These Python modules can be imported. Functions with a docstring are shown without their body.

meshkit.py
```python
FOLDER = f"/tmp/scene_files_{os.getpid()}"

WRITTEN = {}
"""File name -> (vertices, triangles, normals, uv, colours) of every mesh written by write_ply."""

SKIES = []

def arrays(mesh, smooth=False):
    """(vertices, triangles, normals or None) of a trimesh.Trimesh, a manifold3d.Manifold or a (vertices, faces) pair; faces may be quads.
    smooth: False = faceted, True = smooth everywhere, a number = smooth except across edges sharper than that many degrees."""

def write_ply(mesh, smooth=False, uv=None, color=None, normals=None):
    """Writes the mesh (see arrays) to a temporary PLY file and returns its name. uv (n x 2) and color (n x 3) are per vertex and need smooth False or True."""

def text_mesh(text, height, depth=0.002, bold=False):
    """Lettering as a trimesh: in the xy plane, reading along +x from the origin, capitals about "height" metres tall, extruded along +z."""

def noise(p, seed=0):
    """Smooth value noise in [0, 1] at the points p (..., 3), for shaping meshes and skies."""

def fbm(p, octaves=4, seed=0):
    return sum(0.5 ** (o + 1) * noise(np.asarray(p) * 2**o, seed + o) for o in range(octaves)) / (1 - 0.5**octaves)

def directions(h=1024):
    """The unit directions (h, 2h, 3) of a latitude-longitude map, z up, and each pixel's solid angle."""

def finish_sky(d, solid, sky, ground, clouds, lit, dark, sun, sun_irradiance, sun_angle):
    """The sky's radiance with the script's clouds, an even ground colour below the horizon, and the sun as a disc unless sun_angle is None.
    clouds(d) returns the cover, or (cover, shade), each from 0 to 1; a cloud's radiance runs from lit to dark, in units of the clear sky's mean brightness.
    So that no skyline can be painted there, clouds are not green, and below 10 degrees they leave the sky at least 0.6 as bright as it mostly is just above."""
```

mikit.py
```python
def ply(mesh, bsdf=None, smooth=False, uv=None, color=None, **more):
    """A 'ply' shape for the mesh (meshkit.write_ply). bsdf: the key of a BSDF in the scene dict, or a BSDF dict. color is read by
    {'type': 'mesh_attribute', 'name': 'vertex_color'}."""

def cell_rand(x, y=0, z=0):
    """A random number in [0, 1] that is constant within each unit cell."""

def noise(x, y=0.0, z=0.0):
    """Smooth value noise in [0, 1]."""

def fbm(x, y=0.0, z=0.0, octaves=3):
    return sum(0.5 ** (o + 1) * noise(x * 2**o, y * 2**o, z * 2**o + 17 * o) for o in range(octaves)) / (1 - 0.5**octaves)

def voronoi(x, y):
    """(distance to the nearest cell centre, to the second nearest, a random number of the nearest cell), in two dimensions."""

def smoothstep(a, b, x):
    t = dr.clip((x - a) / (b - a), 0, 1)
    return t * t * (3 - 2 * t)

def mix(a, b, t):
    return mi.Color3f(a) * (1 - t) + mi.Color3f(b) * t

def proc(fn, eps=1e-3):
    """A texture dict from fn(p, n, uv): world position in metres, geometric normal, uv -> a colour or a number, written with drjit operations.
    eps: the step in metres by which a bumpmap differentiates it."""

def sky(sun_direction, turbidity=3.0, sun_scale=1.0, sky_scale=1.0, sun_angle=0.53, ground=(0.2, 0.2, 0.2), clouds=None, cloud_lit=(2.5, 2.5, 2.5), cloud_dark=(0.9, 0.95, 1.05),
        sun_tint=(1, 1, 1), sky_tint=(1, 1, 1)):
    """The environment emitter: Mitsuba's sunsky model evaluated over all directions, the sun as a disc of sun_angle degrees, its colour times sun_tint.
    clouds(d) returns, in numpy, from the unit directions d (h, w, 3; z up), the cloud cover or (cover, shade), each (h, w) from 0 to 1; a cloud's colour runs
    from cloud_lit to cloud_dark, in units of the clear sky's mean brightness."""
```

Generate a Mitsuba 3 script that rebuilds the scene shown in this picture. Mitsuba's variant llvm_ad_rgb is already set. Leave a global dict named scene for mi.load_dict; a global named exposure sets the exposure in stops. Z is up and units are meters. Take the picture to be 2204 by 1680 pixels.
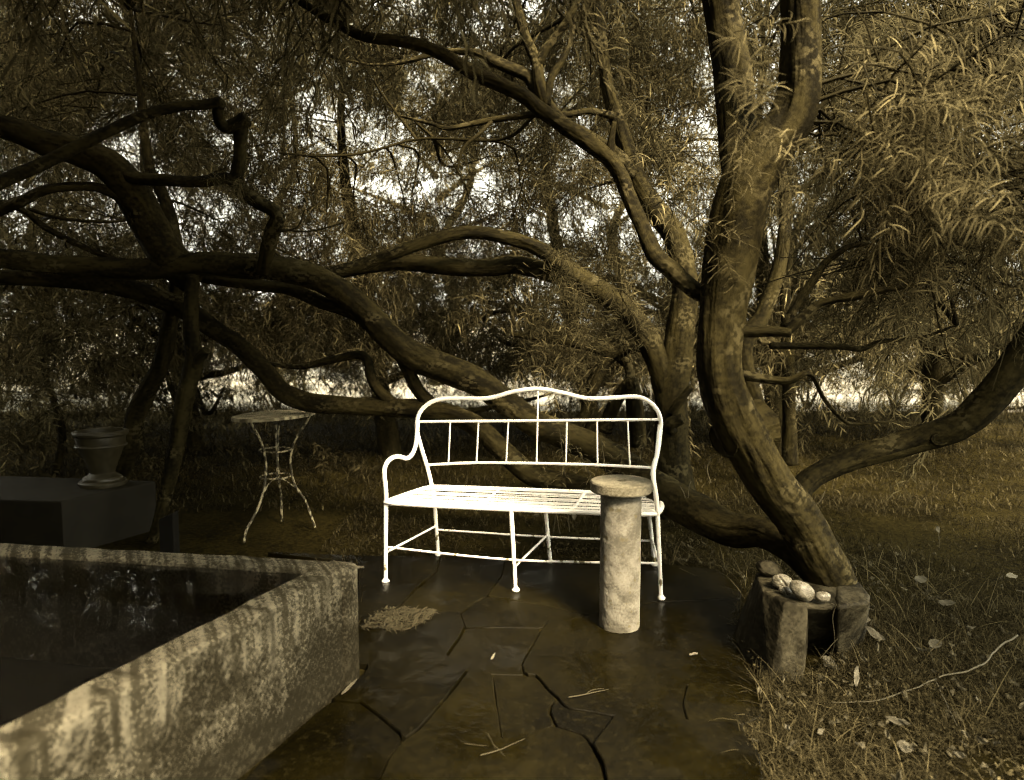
import math, random
import numpy as np
import drjit as dr
import trimesh
import manifold3d as m3
import mitsuba as mi
import mikit, meshkit
from shapely.geometry import Polygon, LineString, Point, MultiPolygon
from shapely.ops import unary_union, polygonize

T = mi.ScalarTransform4f
rng = np.random.default_rng(7)
random.seed(7)
scene, labels = {}, {}

# ------------------------------------------------------------------ camera, light, exposure
FPX, CX, CY, CAM_H = 1605.0, 1102.0, 840.0, 1.385          # a 90 mm lens on a large sheet film, measured on a 2204 px wide view
PITCH = math.atan(140 / FPX)
CT, ST = math.cos(PITCH), math.sin(PITCH)
scene['camera'] = {'type': 'thinlens', 'fov': math.degrees(2 * math.atan(1102 / FPX)), 'fov_axis': 'x', 'near_clip': 0.05, 'far_clip': 600.0,
                   'aperture_radius': 0.0075, 'focus_distance': 3.75,
                   'to_world': T().look_at(origin=[0, 0, CAM_H], target=[0, CT, CAM_H - ST], up=[0, 0, 1])}
scene['sky'] = mikit.sky((0.46, -0.74, 0.75), turbidity=3, sun_scale=0.3, sun_angle=18, clouds=lambda d: 1.0,
                         cloud_lit=(1.1, 1.07, .88), sun_tint=(1, 1.02, .98), ground=(.14, .12, .06))
exposure = 5.9


def at(px, py, d):
    """The point seen at this place of the photograph, d metres in front of the camera."""
    u, w = (px - CX) / FPX, -(py - CY) / FPX
    r = np.array([u, CT + ST * w, -ST + CT * w])
    return np.array([0, 0, CAM_H]) + r * (d / r[1])


def on(px, py, z=0.0):
    """The point of the level plane z seen there."""
    u, w = (px - CX) / FPX, -(py - CY) / FPX
    r = np.array([u, CT + ST * w, -ST + CT * w])
    return np.array([0, 0, CAM_H]) + r * ((z - CAM_H) / r[2])


def sep(v, k=1.0):
    return (v, v * (1 - .17 * k), v * (1 - .62 * k))


# ------------------------------------------------------------------ materials
def C3(c):
    return mi.Color3f(*[float(x) for x in c])


def principled(color, rough=.6, spec=.5, **more):
    return {'type': 'principled', 'base_color': color if isinstance(color, dict) else {'type': 'rgb', 'value': list(color)}, 'roughness': rough, 'specular': spec, **more}


def bark_fn(dark, light, lichen, streak=9.0):
    def fn(p, n, uv):
        a = mikit.fbm(uv.x * streak, uv.y * 5.0, 3.0, 3)
        b = mikit.fbm(p.x * 60, p.y * 60, p.z * 60, 2)
        c = mikit.fbm(p.x * 7 + 5, p.y * 7, p.z * 7, 3)
        col = mikit.mix(dark, light, mikit.smoothstep(.3, .72, a * .6 + b * .4))
        return mikit.mix(col, lichen, mikit.smoothstep(.55, .68, c) * mikit.smoothstep(.42, .6, b) * .7)
    return fn


def bark_bump(p, n, uv):
    return mikit.fbm(uv.x * 22.0, uv.y * 4.5, 1.0, 4) + .07 * mikit.noise(p.x * 140, p.y * 140, p.z * 140)


def bumped(bsdf, fn, scale, eps=1e-3):
    return {'type': 'twosided', 'bsdf': {'type': 'bumpmap', 'arbitrary': mikit.proc(fn, eps), 'scale': scale, 'bsdf': bsdf}}


def two(b):
    return {'type': 'twosided', 'bsdf': b}


scene['bark'] = bumped(principled(mikit.proc(bark_fn(sep(.0055, 1.3), sep(.028, 1.2), sep(.060, 1.0), 14.0)), .85, .08), bark_bump, .016)
scene['twig'] = two(principled(sep(.016, 1.2), .8, .08))
scene['twig_pale'] = two(principled(sep(.07, .8), .7, .25))
scene['cut_wood'] = two(principled(mikit.proc(lambda p, n, uv: mikit.mix(sep(.010), sep(.05), mikit.fbm(p.x * 90, p.y * 90, p.z * 25, 3))), .8, .2))
for name, v in (('leaf', 1.0), ('leaf_dark', .42)):
    scene[name] = {'type': 'principledthin', 'base_color': {'type': 'mesh_attribute', 'name': 'vertex_color'}, 'roughness': .45, 'diff_trans': 1.1, 'spec_trans': 0.0}


def paint_fn(p, n, uv):
    a = mikit.fbm(p.x * 40, p.y * 40, p.z * 22, 3)
    low = 1 - mikit.smoothstep(.05, .34, p.z)
    return mikit.mix(C3((.86, .84, .76)), C3(sep(.16, 1.0)), mikit.smoothstep(.80 - .22 * low, .85 - .20 * low, a))


scene['white_paint'] = two(principled(mikit.proc(paint_fn), .38, .5))


def table_fn(p, n, uv):
    a = mikit.fbm(p.x * 55, p.y * 55, p.z * 30, 3)
    return mikit.mix(C3(sep(.26, .75)), C3(sep(.03, 1.0)), mikit.smoothstep(.42, .56, a))


scene['flaked_paint'] = two(principled(mikit.proc(table_fn), .6, .35))


def board_fn(p, n, uv):
    a = mikit.fbm(p.x * 9, p.y * 70, 2.0, 3)
    return mikit.mix(C3(sep(.07, .9)), C3(sep(.30, .7)), mikit.smoothstep(.3, .66, a))


scene['weathered_board'] = two(principled(mikit.proc(board_fn), .7, .3))


def concrete_fn(p, n, uv):
    a = mikit.fbm(p.x * 16, p.y * 16, p.z * 12, 4)
    b = mikit.fbm(p.x * 120, p.y * 120, p.z * 120, 2)
    c = mikit.fbm(p.x * 38 + 9, p.y * 38, p.z * 30, 3)
    col = mikit.mix(C3(sep(.065, .6)), C3(sep(.155, .45)), mikit.smoothstep(.3, .7, a * .7 + b * .3))
    return mikit.mix(col, C3(sep(.09, .95)), mikit.smoothstep(.66, .74, c) * .8)


def concrete_bump(p, n, uv):
    return mikit.fbm(p.x * 28, p.y * 28, p.z * 28, 3) + .35 * mikit.fbm(p.x * 130, p.y * 130, p.z * 130, 2)


scene['concrete'] = bumped(principled(mikit.proc(concrete_fn), .8, .3), concrete_bump, .008)


def rough_cap_fn(p, n, uv):
    b = mikit.fbm(p.x * 150, p.y * 150, p.z * 150, 2)
    c = mikit.fbm(p.x * 14 + 9, p.y * 14, p.z * 14, 3)
    return mikit.mix(C3(sep(.07, .75)), C3(sep(.19, .58)), mikit.smoothstep(.25, .75, b * .55 + c * .45))


scene['rough_stone'] = bumped(principled(mikit.proc(rough_cap_fn), .9, .2), concrete_bump, .006)

WALL_DIR = np.array([-.355, -.935])


def wall_fn(p, n, uv):
    s = p.x * WALL_DIR[0] + p.y * WALL_DIR[1]           # along the wall
    t = p.x * -.935 + p.y * .355
    run = mikit.fbm(s * 34 + t * 30, p.z * 3.2, 4.0, 3)                     # vertical runs of dirt
    fine = mikit.fbm(s * 150, t * 150, p.z * 110, 3)
    blot = mikit.fbm(s * 5.5 + 3, t * 5.5, p.z * 5.5, 5)
    cell = mikit.fbm(s * 85, t * 85, p.z * 55 + 5, 3)
    pale = C3(sep(.13, .6))
    mid = C3(sep(.028, .8))
    dark = C3(sep(.010, 1.0))
    side = 1 - mikit.smoothstep(.4, .8, dr.abs(n.z))
    m = mikit.smoothstep(.37, .58, blot * .58 + cell * .20 + run * .22 - .10 * mikit.smoothstep(.30, .42, p.z + .2 * (run - .5)))
    lich = mikit.mix(mid, pale, mikit.smoothstep(.40, .62, fine * .5 + run * .5))
    col = mikit.mix(lich, mikit.mix(dark, mid, mikit.smoothstep(.45, .7, fine)), m * side)
    edge = p.z + .20 * (run - .5) + .12 * (blot - .5) + .12 * (cell - .5)                        # ragged line of the damp, mossy foot
    damp = 1 - mikit.smoothstep(.12, .15, edge)
    col = mikit.mix(col, mikit.mix(dark, mid, mikit.smoothstep(.45, .75, cell * .6 + blot * .4)), damp * side)
    drip = mikit.smoothstep(.56, .72, mikit.fbm(s * 24 + 8, t * 8, p.z * 1.6, 3) * .8 + fine * .2) * mikit.smoothstep(.25, .32, p.z + .12 * (run - .5))
    col = mikit.mix(col, C3(sep(.013, 1.02)), drip * .85)
    return col




def wall_bump(p, n, uv):
    return mikit.fbm(p.x * 30, p.y * 30, p.z * 30, 3) + .5 * mikit.fbm(p.x * 120, p.y * 120, p.z * 120, 2)


scene['pool_render'] = bumped(principled(mikit.proc(wall_fn), .8, .10), wall_bump, .006)
scene['pool_inside'] = two(principled(sep(.004), .9, .2))


def flag_fn(p, n, uv, tone=1.0):
    a = mikit.fbm(p.x * 5, p.y * 5, 1.0, 4)
    b = mikit.fbm(p.x * 45, p.y * 45, 2.0, 3)
    col = mikit.mix(C3(sep(.0022 * tone, 1.45)), C3(sep(.0065 * tone, 1.4)), mikit.smoothstep(.25, .8, a * .6 + b * .4))
    return mikit.mix(col, C3(sep(.012, 1.2)), mikit.smoothstep(.60, .85, mikit.fbm(p.x * 55, p.y * 55, 7.0, 4)) * .6)


def flag_bump(p, n, uv):
    return mikit.fbm(p.x * 9, p.y * 9, 0.0, 4) + .18 * mikit.fbm(p.x * 70, p.y * 70, 0.0, 3)


for k_, tone_ in enumerate((.75, 1.0, 1.35)):
    scene[f'wet_slate_{k_}'] = bumped(principled(mikit.proc(lambda p, n, uv, tone_=tone_: flag_fn(p, n, uv, tone_)), mikit.proc(lambda p, n, uv: .24 + .4 * mikit.smoothstep(.38, .62, mikit.fbm(p.x * 6 + 3, p.y * 6, 2.0, 3))), .10), flag_bump, .008)


def soil_fn(p, n, uv):
    a = mikit.fbm(p.x * 3, p.y * 3, 0.0, 4)
    b = mikit.fbm(p.x * 60, p.y * 60, 0.0, 2)
    return mikit.mix(C3(sep(.005, 1.4)), C3(sep(.018, 1.3)), mikit.smoothstep(.3, .75, a * .5 + b * .5))


scene['soil'] = two(principled(mikit.proc(soil_fn), .95, .04))
scene['dry_meadow'] = two(principled(mikit.proc(lambda p, n, uv: mikit.mix(C3(sep(.26, .4)), C3(sep(.44, .3)), mikit.fbm(p.x * .7, p.y * .7, 0.0, 4))), .95, .1))
scene['grass_blade'] = {'type': 'principledthin', 'base_color': {'type': 'mesh_attribute', 'name': 'vertex_color'}, 'roughness': .5, 'diff_trans': .7}
scene['water'] = {'type': 'dielectric', 'int_ior': 1.333, 'ext_ior': 1.0}


def block_fn(p, n, uv):
    a = mikit.fbm(p.x * 12, p.y * 12, p.z * 9, 4)
    b = mikit.fbm(p.x * 90, p.y * 90, p.z * 70, 2)
    w = mikit.fbm(p.x * 9 + 4, p.y * 9, p.z * 1.6, 3)
    col = mikit.mix(C3(sep(.012, 1.0)), C3(sep(.048, .8)), mikit.smoothstep(.3, .7, a * .6 + b * .4))
    return mikit.mix(col, C3(sep(.008, 1.05)), mikit.smoothstep(.50, .56, w) * (.5 + .5 * mikit.smoothstep(.3, .6, b)))


scene['block_stone'] = bumped(principled(mikit.proc(block_fn), .75, .12), concrete_bump, .007)


def pebble_fn(p, n, uv):
    a = mikit.fbm(p.x * 45, p.y * 45, p.z * 45, 3)
    b = mikit.fbm(p.x * 260, p.y * 260, p.z * 260, 2)
    return mikit.mix(C3(sep(.04, .8)), C3(sep(.17, .55)), mikit.smoothstep(.3, .7, a * .5 + b * .5))


scene['pebble'] = two(principled(mikit.proc(pebble_fn), .5, .45))
scene['dark_clay'] = two(principled(mikit.proc(lambda p, n, uv: mikit.mix(C3(sep(.015, 1.0)), C3(sep(.05, 1.0)), mikit.fbm(p.x * 25, p.y * 25, p.z * 12, 4))), .45, .5))
scene['dark_slab'] = bumped(principled(mikit.proc(lambda p, n, uv: mikit.mix(C3(sep(.004, 1.35)), C3(sep(.013, 1.3)), mikit.fbm(p.x * 12, p.y * 12, p.z * 12, 4))), .75, .3), concrete_bump, .004)
scene['black_timber'] = two(principled(sep(.004), .8, .2))
scene['dry_leaf'] = {'type': 'principledthin', 'base_color': {'type': 'rgb', 'value': list(sep(.12, .6))}, 'roughness': .6, 'diff_trans': .6}
scene['litter'] = {'type': 'principledthin', 'base_color': mikit.proc(lambda p, n, uv: mikit.mix(C3(sep(.03, .9)), C3(sep(.13, .7)), mikit.noise(p.x * 35, p.y * 35, 1.0))), 'roughness': .6, 'diff_trans': .5}
scene['pale_leaf'] = {'type': 'principledthin', 'base_color': {'type': 'rgb', 'value': list(sep(.22, .55))}, 'roughness': .5, 'diff_trans': .5}
scene['hedge_core'] = two(principled(sep(.012), .95, .1))
scene['straw'] = two(principled(sep(.045, .9), .8, .2))
scene['metal'] = two({'type': 'roughconductor', 'material': 'Al', 'alpha': .2})


for k in [k for k in scene if k not in ('camera', 'sky')]:
    scene['material_' + k] = scene.pop(k)


# ------------------------------------------------------------------ helpers
def shape(mesh, mat, **more):
    return mikit.ply(mesh, 'material_' + mat, **more)


def fresh(key):
    if key not in USED:
        USED.add(key)
        return key
    n = 1
    while f'{key}_{n:03d}' in USED:
        n += 1
    key = f'{key}_{n:03d}'
    USED.add(key)
    return key


USED = set()


def thing(name, label, cat, group=None, kind=None):
    key = fresh(name)
    labels[key] = {'label': label, 'category': cat}
    if group:
        labels[key]['group'] = group
    if kind:
        labels[key]['kind'] = kind
    return key


def part(holder, name, mesh, mat, smooth=35, label=None, kind=None, **more):
    key = fresh(f'{holder}__{name}')
    scene[key] = shape(mesh, mat, smooth=smooth, **more)
    if label or kind:
        labels[key] = {k: v for k, v in (('label', label), ('kind', kind)) if v}
    return key


def single(name, label, cat, mesh, mat, smooth=35, group=None, kind=None, **more):
    key = thing(name, label, cat, group, kind)
    scene[key] = shape(mesh, mat, smooth=smooth, **more)
    return key


def structure(name, mesh, mat, smooth=False, **more):
    key = fresh(name)
    scene[key] = shape(mesh, mat, smooth=smooth, **more)
    labels[key] = {'kind': 'structure'}
    return key


def cat_rom(pts, step):
    p = np.asarray(pts, float)
    ext = np.vstack([2 * p[0] - p[1], p, 2 * p[-1] - p[-2]])
    out = []
    for i in range(len(p) - 1):
        p0, p1, p2, p3 = ext[i:i + 4]
        n = max(2, int(np.linalg.norm((p2 - p1)[:3]) / step))
        t = (np.arange(n) / n)[:, None]
        out.append(.5 * (2 * p1 + (p2 - p0) * t + (2 * p0 - 5 * p1 + 4 * p2 - p3) * t ** 2 + (3 * p1 - p0 - 3 * p2 + p3) * t ** 3))
    out.append(p[-1:])
    return np.vstack(out)


def frames(c):
    t = np.gradient(c, axis=0)
    t /= np.linalg.norm(t, axis=1, keepdims=True) + 1e-12
    a = np.cross(t[0], [0, 0, 1.0] if abs(t[0][2]) < .9 else [1.0, 0, 0])
    a /= np.linalg.norm(a)
    A = [a]
    for k in range(1, len(c)):
        a = A[-1] - t[k] * np.dot(A[-1], t[k])
        A.append(a / (np.linalg.norm(a) + 1e-12))
    A = np.array(A)
    return t, A, np.cross(t, A)


def tube(c, r, sides=10, rough=0.0, seed=0, caps=True, flat=None):
    """(mesh, uv): a closed tube along c with radii r; rough: knots and ridges as a share of the radius."""
    c = np.asarray(c, float)
    r = np.broadcast_to(np.asarray(r, float), (len(c),))
    t, A, B = frames(c)
    ang = np.arange(sides + 1) * 2 * np.pi / sides
    ln = np.concatenate([[0], np.cumsum(np.linalg.norm(np.diff(c, axis=0), axis=1))])
    R = np.repeat(r[:, None], sides + 1, 1)
    if rough:
        q = np.stack([np.broadcast_to(np.cos(ang) * 1.3, R.shape), np.broadcast_to(np.sin(ang) * 1.3, R.shape), np.broadcast_to((ln / max(r.mean() * 3.0, .02))[:, None], R.shape)], -1)
        q2 = np.stack([np.broadcast_to(np.cos(ang) * 4.5, R.shape), np.broadcast_to(np.sin(ang) * 4.5, R.shape), np.broadcast_to((ln / max(r.mean() * 2.2, .02))[:, None], R.shape)], -1)
        R = R * (1 + rough * 1.5 * (meshkit.fbm(q + seed, 3) - .5) + rough * .9 * (meshkit.fbm(q2 + 31 + seed, 2) - .5))
    v = c[:, None] + R[..., None] * (np.cos(ang)[None, :, None] * A[:, None] + np.sin(ang)[None, :, None] * B[:, None])
    if flat:
        v = c[:, None] + (v - c[:, None]) * np.array(flat)
    s1 = sides + 1
    i, j = np.meshgrid(np.arange(len(c) - 1), np.arange(sides), indexing='ij')
    f = np.stack([i * s1 + j, i * s1 + j + 1, (i + 1) * s1 + j + 1, (i + 1) * s1 + j], -1).reshape(-1, 4)
    f = np.vstack([f[:, [0, 1, 2]], f[:, [0, 2, 3]]])
    u = np.broadcast_to(ang / (2 * np.pi) * max(1, round(float(r.mean()) * 40)) / 4.0, R.shape)
    uv = np.stack([u, np.broadcast_to(ln[:, None], R.shape)], -1).reshape(-1, 2)
    v = v.reshape(-1, 3)
    if caps:
        n = len(v)
        e0, e1 = c[0] - t[0] * r[0] * .25, c[-1] + t[-1] * r[-1] * .25
        v = np.vstack([v, [e0, e1]])
        uv = np.vstack([uv, [[.5, 0], [.5, ln[-1]]]])
        k = np.arange(sides)
        last = (len(c) - 1) * s1
        f = np.vstack([f, np.stack([k * 0 + n, k + 1, k], 1), np.stack([k * 0 + n + 1, last + k, last + k + 1], 1)])
    return (v, f), uv


def join(meshes):
    V, F, o = [], [], 0
    for v, f in meshes:
        v, f = np.asarray(v, float), np.asarray(f, int)
        V.append(v)
        F.append(f + o)
        o += len(v)
    return np.vstack(V), np.vstack(F)


def rod(p, r, sides=10):
    return tube(cat_rom(p, .03) if len(p) > 2 else np.linspace(p[0], p[1], 6), r, sides)[0]


def lathe(prof, seg=48, at_=(0, 0, 0)):
    m = trimesh.creation.revolve(np.array(prof, float), sections=seg)
    m.apply_translation(at_)
    return m


def rounded_hull(points, r, seg=12):
    return m3.Manifold.batch_hull([m3.Manifold.sphere(r, seg).translate([float(x) for x in p]) for p in points])


def to_arr(man):
    m = man.to_mesh()
    return np.array(m.vert_properties[:, :3], float), np.array(m.tri_verts, int)


def roughen(vf, amp, scale, seed=0, oct_=4):
    m = trimesh.Trimesh(*vf, process=True)
    m.merge_vertices()
    d = (meshkit.fbm(m.vertices * scale + seed, oct_) - .5) * 2 * amp
    return np.array(m.vertices + m.vertex_normals * d[:, None]), np.array(m.faces)


# ------------------------------------------------------------------ the ground
g = trimesh.creation.box((90, 60, .2))
g.apply_translation((0, 6, -.118))
gx, gy = np.meshgrid(np.linspace(-40, 40, 161), np.linspace(-12, 16, 113))
gz = -.02 + .018 * (meshkit.fbm(np.stack([gx * 1.3, gy * 1.3, gx * 0], -1), 3) - .5)
nx, ny = gx.shape[1], gx.shape[0]
ii, jj = np.meshgrid(np.arange(ny - 1), np.arange(nx - 1), indexing='ij')
gf = np.stack([ii * nx + jj, ii * nx + jj + 1, (ii + 1) * nx + jj + 1, (ii + 1) * nx + jj], -1).reshape(-1, 4)
structure('ground', (np.stack([gx, gy, gz], -1).reshape(-1, 3), gf), 'soil', smooth=True)
md = trimesh.creation.box((500, 400, .1))
md.apply_translation((0, 12.0 + 200, -.05))
structure('meadow', md, 'dry_meadow')

# ------------------------------------------------------------------ paving: flagstones cut along the joints of the photograph
paving_px = [(560, 1190), (780, 1198), (1100, 1204), (1400, 1213), (1540, 1226), (1598, 1262), (1590, 1330), (1596, 1390), (1636, 1470), (1640, 1545), (1598, 1568),
             (1604, 1598), (1634, 1630), (1650, 1760), (1700, 1950), (300, 1950), (560, 1640), (700, 1520), (768, 1400), (772, 1215)]
joints = [
    [(1154, 1456), (1176, 1482), (1198, 1503), (1214, 1522), (1227, 1529), (1275, 1536), (1323, 1545), (1446, 1556), (1660, 1570)],
    [(1146, 1451), (1202, 1459), (1242, 1464), (1316, 1468), (1450, 1474), (1680, 1478)],
    [(990, 1446), (1060, 1452), (1124, 1453), (1154, 1456)],
    [(1130, 1456), (1124, 1433), (1135, 1412), (1146, 1392), (1168, 1352), (1180, 1335)],
    [(1160, 1356), (1264, 1326), (1330, 1308), (1430, 1296), (1610, 1290)],
    [(1006, 1448), (985, 1432), (962, 1414), (985, 1380), (1002, 1353), (991, 1322), (1020, 1300), (1047, 1285), (1080, 1240), (1090, 1195)],
    [(964, 1413), (880, 1432), (740, 1460)],
    [(995, 1353), (1080, 1351), (1172, 1353)],
    [(1008, 1446), (973, 1490), (940, 1530), (899, 1577), (862, 1602), (836, 1636), (800, 1720), (770, 1960)],
    [(740, 1480), (850, 1483), (975, 1490)],
    [(690, 1510), (777, 1516), (820, 1548), (862, 1584), (866, 1604)],
    [(600, 1612), (703, 1615), (822, 1621), (846, 1632)],
    [(1202, 1500), (1186, 1520), (1182, 1534), (1198, 1566), (1257, 1584), (1275, 1612), (1296, 1650), (1330, 1800), (1350, 1960)],
    [(1326, 1544), (1300, 1580), (1276, 1616)],
    [(840, 1318), (900, 1317), (991, 1322)], [(845, 1322), (870, 1298), (899, 1267), (940, 1230), (950, 1190)],
    [(895, 1266), (970, 1275), (1050, 1287)], [(1045, 1284), (1150, 1300), (1270, 1326)],
    [(1320, 1310), (1300, 1260), (1290, 1195)], [(1440, 1296), (1450, 1380), (1440, 1476)], [(770, 1300), (850, 1316)],
    [(852, 1630), (960, 1600), (1080, 1592), (1200, 1562)], [(1060, 1452), (1068, 1520), (1080, 1594)],
    [(1160, 1356), (1240, 1400), (1300, 1466)], [(780, 1720), (1000, 1730), (1330, 1742)], [(1330, 1760), (1500, 1740), (1670, 1740)], [(1480, 1474), (1470, 1520), (1480, 1560)],
]
paving = thing('paving', 'dark wet paving of large irregular flagstones with open joints', 'paving')
labels[paving] = {'kind': 'structure'}
pp = Polygon(paving_px)
cells = [c for c in polygonize(unary_union([pp.exterior] + [LineString(j) for j in joints])) if pp.contains(c.representative_point())]
POOL_CUT = Polygon([(-.585, 2.93), (-.585, 2.86), (-2.2, -1.4), (-6, -1.4), (-6, 4)])
PAVED = []


def flag_mesh(poly, top, seed):
    poly = poly.segmentize(.05)
    xy = np.array(poly.exterior.coords)[:-1]
    nrm = meshkit.noise(np.column_stack([xy * 14, xy[:, 0] * 0]), seed) - .5
    nrm2 = meshkit.noise(np.column_stack([xy * 14, xy[:, 0] * 0 + 9]), seed) - .5
    xy = xy + np.stack([nrm, nrm2], 1) * .004
    q = Polygon(xy).buffer(0)
    if q.geom_type != 'Polygon':
        q = max(q.geoms, key=lambda s: s.area)
    inner = q.buffer(-.0035)
    if inner.is_empty or inner.geom_type != 'Polygon':
        return None
    n = max(12, int(q.length / .03))
    ring = lambda s, k: np.array([s.exterior.interpolate(k0 / n, normalized=True).coords[0] for k0 in range(n)])
    o = ring(q, n)
    i = np.array([inner.exterior.interpolate(inner.exterior.project(Point(a))).coords[0] for a in o])
    tv, tf = trimesh.creation.triangulate_polygon(Polygon(i).buffer(0), engine='earcut')
    tilt = rng.normal(0, .0035, 2)
    c0 = xy.mean(0)
    zt = lambda a: top + (a - c0) @ tilt
    k = np.arange(n)
    k1 = (k + 1) % n
    V = np.vstack([np.column_stack([o, np.full(n, -.05)]), np.column_stack([o, zt(o) - .0035]), np.column_stack([i, zt(i)]), np.column_stack([tv, zt(tv)])])
    F = np.vstack([np.stack([k, k1, n + k1], 1), np.stack([k, n + k1, n + k], 1), np.stack([n + k, n + k1, 2 * n + k1], 1), np.stack([n + k, 2 * n + k1, 2 * n + k], 1), tf + 3 * n])
    return V, F


BOLD = unary_union([LineString([tuple(on(x, y)[:2]) for x, y in LineString(joints[k]).segmentize(12).coords]).buffer(b, quad_segs=2) for k, b in ((0, .0022), (12, .0028), (8, .0014), (3, .001))])
for s, c in enumerate(cells):
    low_slab = c.contains(Point(1480, 1640))
    w = Polygon([tuple(on(x, y)[:2]) for x, y in c.exterior.segmentize(20).coords]).buffer(0).difference(POOL_CUT).difference(BOLD)
    for w in getattr(w, 'geoms', [w]):
        if w.geom_type != 'Polygon' or w.area < .006:
            continue
        PAVED.append(w)
        wide = .0006 + .0016 * rng.random() ** 2
        w2 = w.buffer(-wide - .004).buffer(.004, quad_segs=2)
        for w3 in getattr(w2, 'geoms', [w2]):
            if w3.area > .004:
                f = flag_mesh(w3, .004 + rng.uniform(-.005, .006) + (.022 if low_slab else 0), s)
                if f:
                    part(paving, 'flagstone', f, f'wet_slate_{rng.integers(3)}', smooth=25)
PAVED = unary_union(PAVED).buffer(.02)
fb = trimesh.creation.extrude_polygon(max(getattr(PAVED, 'geoms', [PAVED]), key=lambda q: q.area).buffer(-.03), .02, engine='earcut')
fb.apply_translation((0, 0, -.0285))
part(paving, 'joint_fill', fb, 'soil', smooth=False)

# ------------------------------------------------------------------ the raised pool on the left
C0 = np.array([-.600, 2.862])
DS, NS = np.array([-.355, -.935]), np.array([-.935, .355])
DB, NB = np.array([-.986, .167]), np.array([-.167, -.986])
pool = thing('pool_wall', 'low stained rendered wall of a raised garden pool with rounded rim', 'wall')


def wall_seg(c, d, n, L, th, h, r=.026, back=0.0):
    pts = []
    for s in (r - back, L):
        for t in (r, th - r):
            for z in (-.06, h - r):
                a = c + d * s + n * t
                pts.append((a[0], a[1], z))
    return rounded_hull(pts, r, 20)


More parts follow.
